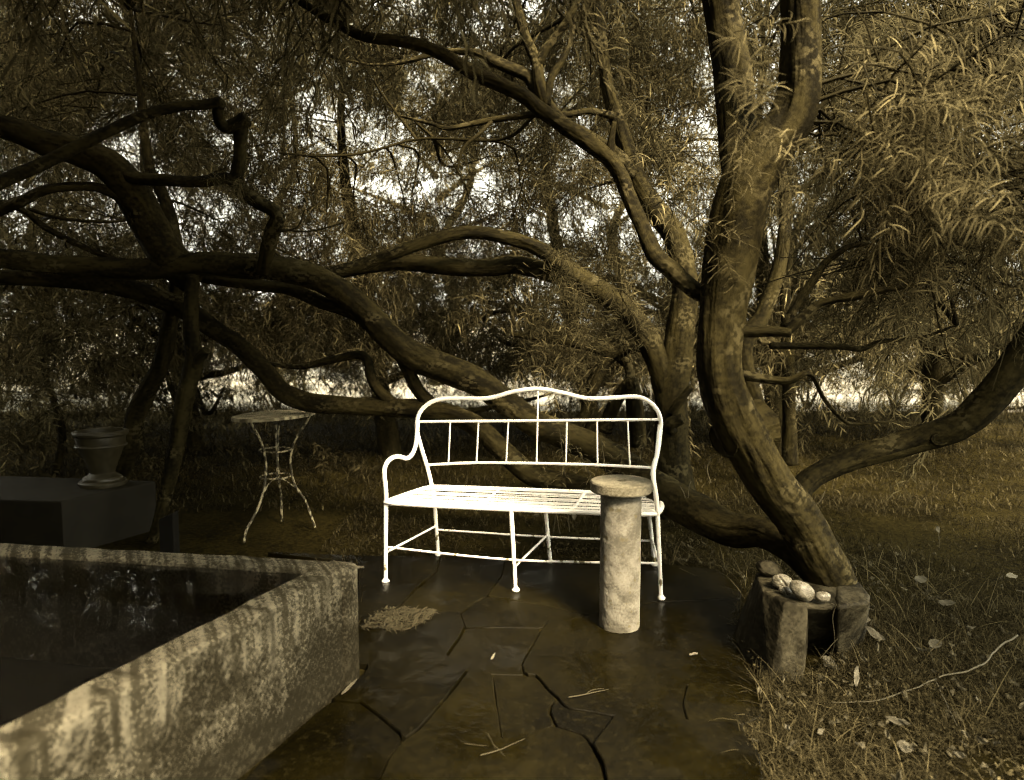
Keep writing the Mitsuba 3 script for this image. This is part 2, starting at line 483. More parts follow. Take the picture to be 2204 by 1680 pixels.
W = wall_seg(C0, DS, NS, 5.2, .132, .46) + wall_seg(C0 + NS * 0 + DB * .0, DB, NB, 3.9, .122, .46)
part(pool, 'rim_wall', roughen(to_arr(W.refine_to_length(.03)), .0055, 9.0, 3), 'pool_render', smooth=40)
inner_c = C0 + DS * .13 + DB * .13
quad = [C0 + DS * .2 + DB * .1, C0 + DS * 5.2 + NS * .05, C0 + DS * 5.2 + DB * 3.9, C0 + DB * 3.9 + NB * .05]
floor = trimesh.creation.extrude_polygon(Polygon([tuple(q) for q in quad]), .02, engine='earcut')
part(pool, 'basin_floor', floor, 'pool_inside', smooth=False)
wq = [C0 + NS * .06 + NB * .06, C0 + DS * 5.15 + NS * .06, C0 + DS * 5.15 + DB * 3.85, C0 + DB * 3.85 + NB * .06]
wv, wf = trimesh.creation.triangulate_polygon(Polygon([tuple(q) for q in wq]), engine='earcut')
structure('water', (np.column_stack([wv, np.full(len(wv), .438)]), wf), 'water')
# far ends of the basin, outside the frame
part(pool, 'end_wall', to_arr(wall_seg(C0 + DS * 5.15, DB, NB * -1, 3.9, .13, .46)), 'pool_render')
part(pool, 'end_wall', to_arr(wall_seg(C0 + DB * 3.85, DS, NS * -1, 5.2, .13, .46)), 'pool_render')

# ------------------------------------------------------------------ white garden bench
bench = thing('garden_bench', 'white painted metal garden bench with a crested back and slatted seat', 'bench')
FL, FR = on(830, 1255), on(1423, 1292)
EX = (FR - FL) / np.linalg.norm(FR - FL)
EY = np.array([-EX[1], EX[0], 0])


def bp(x, y, z):
    return FL + EX * x + EY * y + np.array([0, 0, z])


def back_y(z):
    return .42 + (z - .44) * .12


def bar(pts, r, name, sides=12, smooth=50):
    return part(bench, name, tube(cat_rom([bp(*p) for p in pts], .02), r, sides)[0], 'white_paint', smooth=smooth)


def backp(x, z):
    return (x, back_y(z), z)


bar([backp(.108, .56), backp(.060, .70), backp(.040, .79), backp(.058, .872), backp(.120, .930), backp(.200, .953), backp(.300, .957), backp(.437, .959), backp(.52, .974), backp(.62, 1.003), backp(.763, 1.020), backp(.90, .999), backp(.99, .978),
     backp(1.07, .969), backp(1.20, .977), backp(1.31, .984), backp(1.372, .966), backp(1.425, .920), backp(1.451, .855), backp(1.448, .78), backp(1.440, .70), backp(1.420, .60), backp(1.405, .54)], .0125, 'back_frame', 14)
for xs in ([(.108, .56), (.126, .50), (.142, .435)], [(1.405, .54), (1.394, .49), (1.384, .435)]):
    bar([backp(*q) for q in xs], .0125, 'back_upright')
bar([backp(.052, .817), backp(.75, .838), backp(1.447, .860)], .0085, 'back_rail')
bar([backp(.108, .566), backp(.4, .588), backp(.771, .596), backp(1.1, .598), backp(1.404, .592)], .0085, 'back_rail')
for k, x in enumerate((.243, .412, .588, .758, .926, 1.098, 1.269)):
    xb = (.238, .405, .58, .757, .926, 1.105, 1.287)[k]
    top = 1.015 if k == 3 else .819 + (x - .243) * .0345
    bar([backp(xb, .59), backp(.5 * (x + xb), .7), backp(x, .82), backp(x, top)] if k == 3 else [backp(xb, .59), backp(.5 * (x + xb), .7), backp(x, top)], .0052, 'spindle', 8)
# seat frame, a closed loop, and thin strips from side to side
seat_loop = [(.0, .02), (.03, -.004), (.25, -.022), (.70, -.030), (1.15, -.022), (1.38, -.008), (1.432, .03), (1.452, .11), (1.458, .20), (1.450, .30), (1.42, .385), (1.36, .424), (1.2, .432), (.75, .438), (.3, .432), (.17, .425), (.115, .385), (.055, .21)]
dip = lambda x, y: .44 - .012 * math.sin(min(1, max(0, y / .43)) * math.pi)
lp = cat_rom([bp(x, y, .44) for x, y in seat_loop] + [bp(*seat_loop[0], .44)], .02)
part(bench, 'seat_frame', tube(lp, .0125, 12)[0], 'white_paint', smooth=50)
SP = Polygon(np.array([((q - FL) @ EX, (q - FL) @ EY) for q in lp])).buffer(-.006)
for k in range(15):
    y0 = .005 + k * .0285
    xs = np.linspace(0, 1, 26)
    line = LineString([(-.2 + 1.9 * t, y0 - .020 * math.sin(math.pi * (-.2 + 1.9 * t) / 1.46) * (1 - k / 15)) for t in np.linspace(0, 1, 60)])
    seg = line.intersection(SP)
    seg = max(getattr(seg, 'geoms', [seg]), key=lambda s: s.length)
    n = 26
    q = [seg.interpolate(t, normalized=True).coords[0] for t in np.linspace(0, 1, n)]
    w2, h2 = .0068, .0014
    V = []
    for x, y in q:
        z = dip(x, y) + .004 + .002 * math.sin(k * 2.1 + x * 3)
        V += [bp(x, y - w2, z - h2), bp(x, y - w2, z + h2), bp(x, y + w2, z + h2), bp(x, y + w2, z - h2)]
    F = []
    for i in range(n - 1):
        for j in range(4):
            a, b = i * 4 + j, i * 4 + (j + 1) % 4
            F.append([a, a + 4, b + 4, b])
    F += [[0, 1, 2, 3], [4 * n - 1, 4 * n - 2, 4 * n - 3, 4 * n - 4]]
    part(bench, 'seat_strip', (np.array(V), np.array(F)), 'white_paint', smooth=False)
for x0, x1 in ((.50, .46), (1.00, .97)):
    c = [bp(x0 + (x1 - x0) * 0 + (x0 - x1) * y / .43 * 1.2, y, dip(x0, y) + .0085) for y in np.linspace(-.03, .43, 12)]
    part(bench, 'seat_strap', tube(np.array(c), .009, 8, flat=(1, 1, .4))[0], 'white_paint', smooth=50)


def leg(top, foot, name='leg', r=.0125, r2=.0105):
    a, b = np.array(top), np.array(foot)
    c = np.linspace(bp(*a), bp(*b), 14)
    k = part(bench, name, tube(c, np.linspace(r, r2, 14), 12)[0], 'white_paint', smooth=50)
    part(bench, 'foot', lathe([(0, .004), (.017, .004), (.021, .009), (.021, .013), (.015, .019), (.011, .026), (0, .026)], 20, bp(*b)), 'white_paint')
    return k


legs = {'fl': ((.003, .015, .44), (.0, .0, .0)), 'fm': ((.692, -.028, .432), (.714, -.012, .0)), 'fr': ((1.432, .03, .44), (1.457, .0, .0)),
        'bl': ((.150, .425, .43), (.155, .497, .0)), 'bm': ((.80, .437, .43), (.835, .485, .0)), 'br': ((1.385, .41, .43), (1.432, .535, .0))}
for a, b in legs.values():
    leg(a, b)
lz = lambda n, z: tuple(np.array(legs[n][1]) + (np.array(legs[n][0]) - np.array(legs[n][1])) * z / .44)
bar([lz('fl', .195), lz('fm', .175), lz('fr', .185)], .0066, 'stretcher', 9)
bar([lz('bl', .175), lz('bm', .165), lz('br', .165)], .0066, 'stretcher', 9)
for n1, n2, z1, z2 in (('fl', 'bl', .165, .20), ('fm', 'bm', .135, .18), ('fr', 'br', .17, .18)):
    bar([lz(n1, z1), lz(n2, z2)], .0066, 'cross_brace', 9)
# arms: up from the front legs, over and back to the frame
bar([(.005, .012, .43), (.008, .0, .522), (.001, .0, .597), (.002, .015, .634), (.010, .045, .659), (.026, .09, .671), (.046, .14, .664), (.061, .19, .647), (.069, .25, .650), (.069, .32, .676), (.062, .38, .715), (.050, .44, .774), (.046, .468, .825)], .0125, 'arm', 12)
bar([(1.434, .015, .44), (1.42, .0, .552), (1.411, .0, .60), (1.408, .03, .640), (1.413, .12, .671), (1.421, .2, .678), (1.427, .28, .680), (1.434, .36, .710), (1.441, .44, .772), (1.446, .47, .83)], .0125, 'arm', 12)

# ------------------------------------------------------------------ stone pedestal with a round cap
PB = on(1333, 1348)
ped = thing('stone_pedestal', 'pitted cylindrical stone pedestal with a flat round cap in front of the bench', 'pedestal')
PR = .0925
z = np.linspace(-.03, .632, 70)
c = np.column_stack([np.full(70, PB[0]), np.full(70, PB[1]), z])
(sv, sf), _ = tube(c, PR, 96)
nn = sv - np.column_stack([np.full(len(sv), PB[0]), np.full(len(sv), PB[1]), sv[:, 2]])
nn /= np.linalg.norm(nn, axis=1, keepdims=True) + 1e-9
pit = -.0035 * np.clip((meshkit.fbm(sv * 30, 3) - .60) * 6, 0, 1) + .0012 * (meshkit.fbm(sv * 12, 3) - .5)
part(ped, 'shaft', (sv + nn * pit[:, None], sf), 'concrete', smooth=60)
cr = .140
cap = lathe([(.018, .655), (.020, .680), (.030, .684), (cr - .007, .682), (cr - .002, .680), (cr, .675), (cr, .640), (cr - .004, .634), (.05, .632), (.018, .632), (.018, .655)], 96, (PB[0], PB[1], 0))
part(ped, 'cap', roughen((cap.subdivide_to_size(.012).vertices, cap.subdivide_to_size(.012).faces), 0.0012, 40, 2), 'rough_stone', smooth=45, label='rough flat round cap with a small hole in its middle')

# ------------------------------------------------------------------ bistro table on the lawn
tab = thing('bistro_table', 'small round garden table with bowed flaking metal legs on the dark lawn', 'table')
TC = np.array([-1.60, 4.98, 0])
tilt = np.array([.045, 0.02])
TZ = .775
tx = lambda a: TZ + a[0] * .052
boards = []
for k in range(7):
    x0, x1 = -.262 + k * .0749, -.262 + (k + 1) * .0749 - .004
    y = []
    poly = Polygon([(x0, -1), (x1, -1), (x1, 1), (x0, 1)])
    poly = Polygon([(-1, x0), (-1, x1), (1, x1), (1, x0)]).intersection(Point(0, 0).buffer(.262, 48))
    b = trimesh.creation.extrude_polygon(poly, .016, engine='earcut')
    v = np.array(b.vertices)
    v[:, 2] += tx(v.T) + rng.uniform(-.0015, .0015)
    part(tab, 'top_board', (v + TC, b.faces), 'weathered_board', smooth=False)
a = np.linspace(0, 2 * np.pi, 65)[:-1]
ringpts = np.column_stack([np.cos(a) * .268, np.sin(a) * .268, np.zeros(64)])
V, F = [], []
for dr_, dz in ((-.003, -.006), (.003, -.006), (.003, .014), (-.003, .014)):
    V.append(np.column_stack([np.cos(a) * (.268 + dr_), np.sin(a) * (.268 + dr_), dz + TZ + np.cos(a) * .268 * .052]))
for q in range(4):
    for i in range(64):
        F.append([q * 64 + i, q * 64 + (i + 1) % 64, ((q + 1) % 4) * 64 + (i + 1) % 64, ((q + 1) % 4) * 64 + i])
part(tab, 'top_rim', (np.vstack(V) + TC, np.array(F)), 'weathered_board', smooth=30)
feet = [on(525, 1168), on(678, 1136), on(607, 1122)]
for ft in feet:
    d = (ft - TC)[:2]
    dd = d / np.linalg.norm(d)
    prof = [(np.linalg.norm(d), 0), (np.linalg.norm(d) * .92, .07), (.19, .19), (.125, .30), (.10, .42), (.105, .52), (.15, .64), (.20, .71), (.235, .765 + .052 * dd[0] * .235)]
    part(tab, 'leg', tube(cat_rom([TC + np.array([dd[0] * r, dd[1] * r, z]) for r, z in prof], .02), .0085, 9)[0], 'flaked_paint', smooth=50)
    pr2 = [(.17, .215), (.12, .285), (.06, .335), (.0, .35)]
    part(tab, 'brace', tube(cat_rom([TC + np.array([dd[0] * r, dd[1] * r, z]) for r, z in pr2], .02), .004, 6)[0], 'flaked_paint', smooth=50)
for z, r in ((.365, .10), (.545, .105)):
    part(tab, 'ring', tube(np.column_stack([np.cos(np.linspace(0, 2 * np.pi, 40)) * r, np.sin(np.linspace(0, 2 * np.pi, 40)) * r, np.full(40, z)]) + TC, .006, 8)[0], 'flaked_paint', smooth=50)
part(tab, 'centre_rod', rod([TC + (0.0, .03, .35), TC + (0, .03, .775)], .006, 8), 'flaked_paint')

# ------------------------------------------------------------------ plinth, urn and the short black post behind the pool
pl = Polygon([(-2.733, 4.452), (-2.437, 5.033), (-3.15, 5.16), (-5.2, 5.4), (-5.2, 4.66), (-3.037, 4.488)])
pm = m3.Manifold.batch_hull([m3.Manifold.sphere(.012, 10).translate([x, y, z]) for x, y in [(-2.745, 4.468), (-2.455, 5.03), (-5.2, 5.45), (-5.2, 4.72)] for z in (-.05, .308)])
single('plinth', 'low dark stone plinth carrying the urn beyond the pool', 'plinth', roughen(to_arr(pm.refine_to_length(.06)), .003, 8), 'dark_slab')
UC = on(222, 1044, .32)
urn = thing('clay_urn', 'dark clay urn with a wide banded rim on the low stone plinth', 'urn')
part(urn, 'foot', lathe([(0, .0), (.142, .0), (.146, .008), (.146, .026), (.138, .034), (.118, .038), (.118, .050), (.112, .060), (.09, .072), (.076, .086), (.0, .086)], 48, UC), 'dark_clay')
part(urn, 'bowl', lathe([(.0, .085), (.076, .085), (.085, .12), (.108, .18), (.130, .235), (.147, .275), (.150, .335), (.12, .335), (.10, .30), (.0, .28)], 48, UC), 'dark_clay')
part(urn, 'band', lathe([(.145, .262), (.155, .264), (.158, .270), (.155, .276), (.147, .278), (.145, .262)], 48, UC), 'dark_clay')
part(urn, 'rim', lathe([(.146, .330), (.158, .333), (.167, .343), (.168, .356), (.162, .366), (.150, .370), (.138, .366), (.138, .335), (.146, .330)], 48, UC), 'dark_clay')
bb = on(366, 1181, .0) 
bb = at(366, 1186, 4.35)
bl = trimesh.creation.box((.080, .08, .26))
bv = np.array(bl.vertices)
top = bv[:, 2] > 0
bv[top, 2] += bv[top, 0] * .45
bv += (bb[0], 4.35, .13)
single('black_post', 'short black post with a sloping top just behind the pool rim', 'post', (bv, np.array(bl.faces)), 'black_timber', smooth=False)

# ------------------------------------------------------------------ trees: every limb runs through points of the photograph at its own distance
SKEL = []          # (points, tree) for growing twigs


def limb(tree, name, pts, mat='bark', sides=18, rough=.13, step=.03, label=None, seed=None):
    """pts: (px, py, metres away, width in px)."""
    w = np.array([at(p[0], p[1], p[2]) for p in pts])
    r = np.array([p[3] * p[2] / FPX / 2 for p in pts])
    cr_ = cat_rom(np.column_stack([w, r]), step)
    cc, rr = cr_[:, :3], np.maximum(cr_[:, 3], .003)
    (v, f), uv = tube(cc, rr, sides, rough, seed=len(USED) * 1.7 if seed is None else seed)
    SKEL.append((cc, rr, tree))
    return part(tree, name, (v, f), mat, smooth=True, uv=uv, label=label)


def plain(tree, name, pts, radii, mat='bark', sides=10, rough=.12, step=.08):
    cr_ = cat_rom(np.column_stack([np.array(pts, float), radii]), step)
    cc, rr = cr_[:, :3], np.maximum(cr_[:, 3], .003)
    (v, f), uv = tube(cc, rr, sides, rough, seed=len(USED) * 1.7)
    SKEL.append((cc, rr, tree))
    return part(tree, name, (v, f), mat, smooth=True, uv=uv)


A = thing('leaning_tree', 'crooked leaning tree whose lit trunk rests on the stone block at right', 'tree')
limb(A, 'trunk', [(1800, 1372, 3.22, 86), (1804, 1312, 3.17, 96), (1798, 1268, 3.13, 98), (1772, 1218, 3.12, 98), (1745, 1171, 3.11, 98), (1712, 1108, 3.08, 96), (1658, 1040, 3.02, 98), (1612, 960, 2.96, 104), (1572, 880, 2.92, 100), (1550, 800, 2.88, 92), (1552, 700, 2.86, 96), (1566, 600, 2.84, 108), (1578, 520, 2.82, 112), (1592, 440, 2.78, 110),
                  (1616, 375, 2.75, 108), (1660, 312, 2.72, 98), (1700, 262, 2.70, 94), (1719, 205, 2.68, 88), (1724, 140, 2.66, 84), (1724, 60, 2.64, 82), (1720, -60, 2.6, 80), (1700, -200, 2.6, 74), (1690, -500, 2.6, 60)], sides=48, rough=.16, step=.014, seed=3)
limb(A, 'limb', [(1606, 430, 2.80, 92), (1598, 380, 2.84, 84), (1590, 320, 2.88, 82), (1584, 240, 2.92, 80), (1576, 148, 2.96, 78), (1560, 60, 3.0, 74), (1545, -40, 3.0, 70), (1500, -300, 3.1, 56)], sides=30, step=.02)
st = [(1628, 912, 3.02, 124), (1606, 924, 2.99, 104), (1586, 934, 2.965, 88), (1568, 943, 2.945, 80), (1556, 949, 2.93, 80)]
sw = cat_rom(np.column_stack([np.array([at(*q[:3]) for q in st]), [q[3] * q[2] / FPX / 2 for q in st]]), .008)
(sv_, sf_), su_ = tube(sw[:, :3], sw[:, 3], 32, .14, 5, caps=False)
stub_key = part(A, 'cut_stump', (sv_, sf_), 'bark', smooth=True, uv=su_, label='short stump of a sawn-off branch with a dark cut face')
tdir = sw[-1, :3] - sw[-3, :3]
tdir /= np.linalg.norm(tdir)
rim = sv_[-33:-1]
cface = np.vstack([rim - tdir * .006, (rim.mean(0) + (rim - rim.mean(0)) * .6) - tdir * .013, [rim.mean(0) - tdir * .018]])
kk = np.arange(32)
k1_ = (kk + 1) % 32
cf = np.vstack([np.stack([kk, k1_, 32 + k1_], 1), np.stack([kk, 32 + k1_, 32 + kk], 1), np.stack([32 + kk, 32 + k1_, kk * 0 + 64], 1)])
part(stub_key, 'cut_face', (cface, cf), 'cut_wood', smooth=False)
for pp_ in ([(1530, 1040, 3.0), (1522, 1010, 3.0), (1531, 985, 2.99)], [(1645, 968, 2.98), (1650, 955, 2.98), (1653, 938, 2.98)], [(1752, 1090, 3.06), (1766, 1078, 3.05), (1775, 1058, 3.05)], [(1475, 1072, 3.7), (1471, 1060, 3.7), (1464, 1048, 3.7)], [(1481, 1072, 3.7), (1483, 1050, 3.7), (1487, 1036, 3.7)]):
    part(A, 'sprout', tube(cat_rom([at(*q) for q in pp_], .01), .0022, 6)[0], 'twig_pale', smooth=True)
limb(A, 'limb', [(1560, 648, 2.90, 40), (1505, 630, 2.93, 36), (1470, 605, 2.95, 36), (1441, 578, 2.96, 38), (1408, 546, 2.98, 36), (1382, 487, 3.0, 33), (1353, 424, 3.02, 32), (1331, 369, 3.04, 33), (1301, 332, 3.06, 35), (1242, 291, 3.09, 34), (1168, 240, 3.12, 31), (1113, 199, 3.15, 30),
                (1021, 159, 3.2, 28), (962, 122, 3.24, 27), (910, 100, 3.28, 25), (855, 88, 3.3, 23), (792, 81, 3.3, 21), (740, 60, 3.3, 19), (640, 0, 3.3, 15), (560, -60, 3.3, 10)], sides=26, rough=.16, step=.014, label='pale long limb arching up to the left')
limb(A, 'branch', [(1312, 335, 3.06, 20), (1316, 300, 3.05, 15), (1322, 262, 3.04, 10)], sides=12, step=.01)
limb(A, 'branch', [(1560, 708, 2.88, 30), (1610, 714, 2.88, 26), (1660, 714, 2.86, 23), (1702, 717, 2.84, 20)], sides=16, step=.012)
limb(A, 'branch', [(1694, 716, 2.85, 20), (1719, 691, 2.85, 22), (1760, 656, 2.84, 17), (1800, 645, 2.83, 15), (1837, 638, 2.82, 20), (1904, 623, 2.80, 16), (1963, 614, 2.78, 12), (2011, 606, 2.76, 6)], sides=14, step=.012, label='pale branch stripped of bark')
limb(A, 'branch', [(1690, 705, 2.9, 20), (1705, 673, 2.92, 20), (1742, 617, 2.94, 19), (1771, 573, 2.96, 16), (1796, 550, 2.97, 14), (1845, 526, 3.0, 12), (1908, 535, 3.0, 11), (1926, 480, 3.0, 10), (1952, 417, 3.0, 9), (2037, 402, 2.95, 7), (2103, 325, 2.9, 7), (2147, 240, 2.85, 6), (2157, 148, 2.8, 5)], 'bark', sides=12, step=.02)
limb(A, 'branch', [(1555, 790, 2.92, 26), (1594, 806, 2.94, 22), (1640, 815, 2.94, 19), (1697, 820, 2.92, 17), (1734, 803, 2.9, 13)], 'bark', sides=14, step=.014)
limb(A, 'branch', [(1728, 804, 2.92, 12), (1749, 811, 2.95, 10), (1775, 861, 3.0, 9), (1815, 905, 3.05, 8), (1845, 913, 3.1, 7), (1922, 907, 3.1, 5)], 'bark', sides=10, step=.02)
limb(A, 'branch', [(1660, 745, 3.1, 16), (1705, 745, 3.15, 16), (1815, 747, 3.2, 14), (1852, 752, 3.2, 12), (1900, 735, 3.2, 10), (1980, 728, 3.2, 7), (2060, 700, 3.2, 5)], 'bark', sides=10, step=.02)
limb(A, 'limb', [(1700, 1100, 3.30, 48), (1740, 1034, 3.36, 46), (1835, 988, 3.40, 49), (1965, 949, 3.38, 58), (2055, 922, 3.34, 64), (2118, 872, 3.30, 66), (2184, 790, 3.26, 68), (2260, 680, 3.2, 64), (2360, 560, 3.1, 58), (2500, 300, 3.0, 45)], 'bark', sides=34, rough=.17, step=.018, label='low limb reaching out to the right over the grass')
kn = at(2023, 945, 3.31)
kc = np.column_stack([np.cos(np.linspace(0, 2 * np.pi, 24)) * .036, np.zeros(24), np.sin(np.linspace(0, 2 * np.pi, 24)) * .022]) + kn
(kv, kf), kuv = tube(kc, .009, 8, .3, 4)
part(A, 'knot', (kv, kf), 'bark', smooth=True, uv=kuv)
limb(A, 'limb', [(1790, 1262, 3.22, 60), (1748, 1225, 3.25, 66), (1700, 1176, 3.32, 68), (1640, 1144, 3.42, 68), (1570, 1140, 3.55, 74), (1500, 1102, 3.75, 82), (1440, 1070, 4.0, 78), (1370, 1022, 4.3, 70), (1290, 972, 4.5, 64), (1220, 940, 4.6, 60), (1150, 912, 4.62, 58), (1080, 860, 4.62, 56), (1028, 824, 4.62, 60), (962, 796, 4.62, 62),
                (883, 762, 4.62, 60), (825, 712, 4.62, 58), (770, 655, 4.62, 56), (690, 602, 4.62, 54), (590, 578, 4.62, 52), (500, 572, 4.62, 52), (424, 570, 4.62, 50), (295, 580, 4.6, 46), (148, 573, 4.5, 44), (40, 561, 4.4, 42), (-80, 545, 4.3, 40)], 'bark', sides=30, rough=.16, step=.03, label='long heavy limb snaking behind the bench to the left')
limb(A, 'limb', [(1440, 1092, 4.1, 60), (1330, 1066, 4.3, 52), (1240, 1044, 4.42, 50), (1150, 1026, 4.5, 48), (1094, 980, 4.55, 46), (1030, 922, 4.6, 44), (984, 896, 4.66, 42), (929, 884, 4.7, 42), (855, 878, 4.74, 40), (757, 874, 4.78, 40), (664, 866, 4.82, 42), (609, 844, 4.84, 42), (572, 802, 4.86, 40), (517, 747, 4.88, 40), (461, 710, 4.9, 40), (406, 672, 4.9, 42), (314, 632, 4.86, 42), (229, 613, 4.8, 38), (148, 603, 4.7, 36), (40, 598, 4.6, 34), (-80, 600, 4.5, 32)], 'bark', sides=24, rough=.16, step=.03)
limb(A, 'branch', [(866, 884, 4.74, 26), (822, 848, 4.74, 24), (800, 815, 4.76, 22), (790, 775, 4.8, 20), (770, 764, 4.84, 19), (711, 776, 4.9, 17), (640, 790, 5.0, 12), (560, 780, 5.1, 8)], 'bark', sides=14)
limb(A, 'branch', [(866, 770, 4.66, 32), (880, 800, 4.68, 29), (900, 840, 4.7, 28), (930, 872, 4.7, 28)], 'bark', sides=14)
limb(A, 'branch', [(850, 735, 4.66, 36), (788, 688, 4.7, 34), (744, 668, 4.72, 30), (683, 648, 4.76, 28), (627, 624, 4.8, 27), (554, 614, 4.8, 25), (450, 600, 4.8, 24), (400, 590, 4.8, 20)], 'bark', sides=16)

B = thing('back_tree', 'gnarled multi-stemmed tree standing behind the bench with cut stubs', 'tree')
limb(B, 'trunk', [(1452, 1075, 5.0, 96), (1448, 1000, 5.0, 80), (1446, 930, 5.0, 72), (1446, 850, 5.0, 70), (1456, 780, 5.0, 66), (1468, 690, 5.0, 58), (1474, 600, 5.0, 54), (1452, 510, 5.0, 50), (1406, 445, 5.0, 46), (1365, 380, 5.0, 42), (1344, 310, 4.95, 38), (1326, 250, 4.9, 32), (1308, 190, 4.85, 28), (1299, 130, 4.8, 25), (1292, 60, 4.8, 23), (1280, -80, 4.8, 20), (1260, -250, 4.8, 16)], 'bark', sides=26, rough=.18, step=.03)
limb(B, 'limb', [(1440, 860, 5.0, 56), (1424, 800, 5.0, 54), (1396, 735, 5.0, 52), (1358, 678, 4.98, 50), (1298, 630, 4.95, 48), (1230, 585, 4.9, 40), (1180, 548, 4.86, 34), (1132, 524, 4.84, 30), (1076, 509, 4.8, 28), (1021, 501, 4.8, 28), (965, 507, 4.78, 28), (892, 530, 4.76, 27), (800, 562, 4.74, 26), (720, 586, 4.7, 26), (640, 592, 4.7, 22)], 'bark', sides=20, rough=.15, label='limb bowing over to the left')
limb(B, 'limb', [(1280, 620, 5.02, 44), (1200, 592, 5.0, 42), (1113, 570, 5.0, 40), (1057, 576, 5.0, 38), (1002, 576, 5.0, 38), (947, 572, 5.0, 36), (855, 566, 5.0, 34), (760, 580, 5.0, 30), (640, 610, 5.0, 26)], 'bark', sides=16)
limb(B, 'limb', [(1358, 380, 4.95, 36), (1330, 340, 4.9, 34), (1270, 300, 4.85, 32), (1213, 268, 4.8, 32), (1176, 225, 4.75, 30), (1160, 180, 4.7, 27), (1156, 140, 4.7, 25), (1142, 105, 4.7, 22), (1128, 70, 4.7, 20), (1110, 0, 4.7, 17), (1080, -120, 4.7, 12)], 'bark', sides=16)
limb(B, 'branch', [(1157, 140, 4.7, 22), (1172, 110, 4.68, 20), (1196, 80, 4.66, 18), (1230, 30, 4.6, 15), (1260, -40, 4.6, 10)], 'bark', sides=12)
limb(B, 'branch', [(1176, 225, 4.72, 20), (1186, 170, 4.7, 17), (1210, 130, 4.7, 15), (1226, 95, 4.7, 12), (1236, 40, 4.7, 10), (1240, -40, 4.7, 7)], 'bark', sides=10)
limb(B, 'branch', [(1310, 195, 4.85, 20), (1295, 115, 4.8, 18), (1265, 80, 4.8, 15), (1240, 62, 4.8, 12), (1200, 20, 4.8, 8)], 'bark', sides=10)
limb(B, 'branch', [(1180, 240, 4.75, 28), (1146, 180, 4.75, 27), (1132, 162, 4.75, 27), (1095, 146, 4.75, 26), (1043, 122, 4.75, 22), (1010, 112, 4.75, 15), (947, 114, 4.75, 12), (873, 133, 4.75, 9), (800, 140, 4.75, 6), (700, 120, 4.75, 4)], 'bark', sides=12)
limb(B, 'branch', [(1320, 250, 4.86, 16), (1270, 240, 4.86, 14), (1224, 247, 4.86, 14), (1150, 247, 4.86, 14), (1076, 256, 4.86, 13), (1021, 266, 4.86, 12), (965, 277, 4.86, 9), (925, 266, 4.86, 7), (860, 250, 4.86, 5)], 'bark', sides=10)
limb(B, 'branch', [(1060, 260, 4.86, 9), (1030, 290, 4.8, 8), (1002, 314, 4.8, 8), (990, 340, 4.8, 7), (984, 369, 4.8, 4)], 'twig', sides=8)
limb(B, 'branch', [(1150, 250, 4.9, 8), (1080, 300, 5.0, 7), (910, 299, 5.2, 6), (818, 321, 5.2, 6), (763, 333, 5.2, 6), (689, 336, 5.2, 5), (600, 330, 5.2, 4)], 'twig', sides=8)
limb(B, 'stub', [(1448, 930, 4.9, 20), (1440, 915, 4.86, 26), (1455, 907, 4.84, 27), (1470, 901, 4.82, 24)], 'bark', sides=16, step=.012, label='pale stub of a sawn branch')
limb(B, 'stub', [(1446, 890, 4.9, 24), (1462, 866, 4.86, 18), (1487, 833, 4.84, 13)], 'bark', sides=12, step=.012)
limb(B, 'stem', [(1240, 930, 5.6, 26), (1257, 890, 5.6, 24), (1275, 845, 5.6, 23), (1294, 800, 5.6, 21), (1320, 770, 5.6, 20), (1370, 750, 5.4, 20), (1420, 745, 5.2, 20)], 'bark', sides=12)
limb(B, 'stem', [(1300, 930, 5.5, 36), (1318, 880, 5.5, 30), (1345, 835, 5.5, 26), (1356, 810, 5.5, 22), (1345, 780, 5.6, 20), (1290, 755, 5.8, 18), (1200, 735, 6.0, 14), (1100, 720, 6.1, 10)], 'bark', sides=12)
limb(B, 'stem', [(1372, 960, 5.4, 44), (1368, 900, 5.4, 40), (1364, 850, 5.4, 36), (1360, 815, 5.4, 24)], 'bark', sides=12)
limb(B, 'stem', [(1640, 900, 5.2, 30), (1600, 760, 5.2, 40), (1640, 680, 5.2, 36), (1680, 560, 5.2, 30), (1690, 420, 5.2, 24), (1660, 300, 5.2, 16)], 'bark', sides=12)

L = thing('left_tree', 'dark crooked tree at the left with a sharply bent branch', 'tree')
limb(L, 'trunk', [(420, 610, 4.7, 60), (369, 560, 4.64, 74), (330, 498, 4.58, 76), (290, 428, 4.5, 72), (240, 362, 4.42, 66), (166, 325, 4.36, 60), (92, 306, 4.3, 54), (40, 284, 4.24, 50), (-60, 250, 4.1, 46), (-240, 150, 3.9, 40)], 'bark', sides=28, rough=.17, step=.03)
limb(L, 'limb', [(400, 590, 4.74, 36), (380, 535, 4.74, 30), (365, 461, 4.74, 26), (343, 406, 4.72, 24), (325, 376, 4.7, 22), (312, 300, 4.7, 18), (300, 180, 4.7, 14), (280, 20, 4.7, 8)], 'bark', sides=14)
limb(L, 'limb', [(250, 372, 4.42, 34), (295, 384, 4.4, 27), (351, 388, 4.38, 25), (424, 392, 4.36, 24), (480, 384, 4.34, 24), (512, 386, 4.34, 26)], 'bark', sides=16)
limb(L, 'branch', [(502, 402, 4.34, 26), (511, 372, 4.33, 28), (516, 340, 4.32, 27), (518, 310, 4.32, 26), (518, 284, 4.31, 29), (519, 268, 4.31, 28)], 'bark', sides=16)
limb(L, 'branch', [(532, 256, 4.30, 30), (522, 262, 4.30, 33), (506, 270, 4.29, 30), (490, 274, 4.28, 27), (478, 270, 4.26, 25), (471, 258, 4.25, 24), (469, 244, 4.23, 23), (470, 230, 4.22, 24), (473, 220, 4.2, 25)], 'bark', sides=16, step=.008, label='sharply kinked crank-shaped branch')
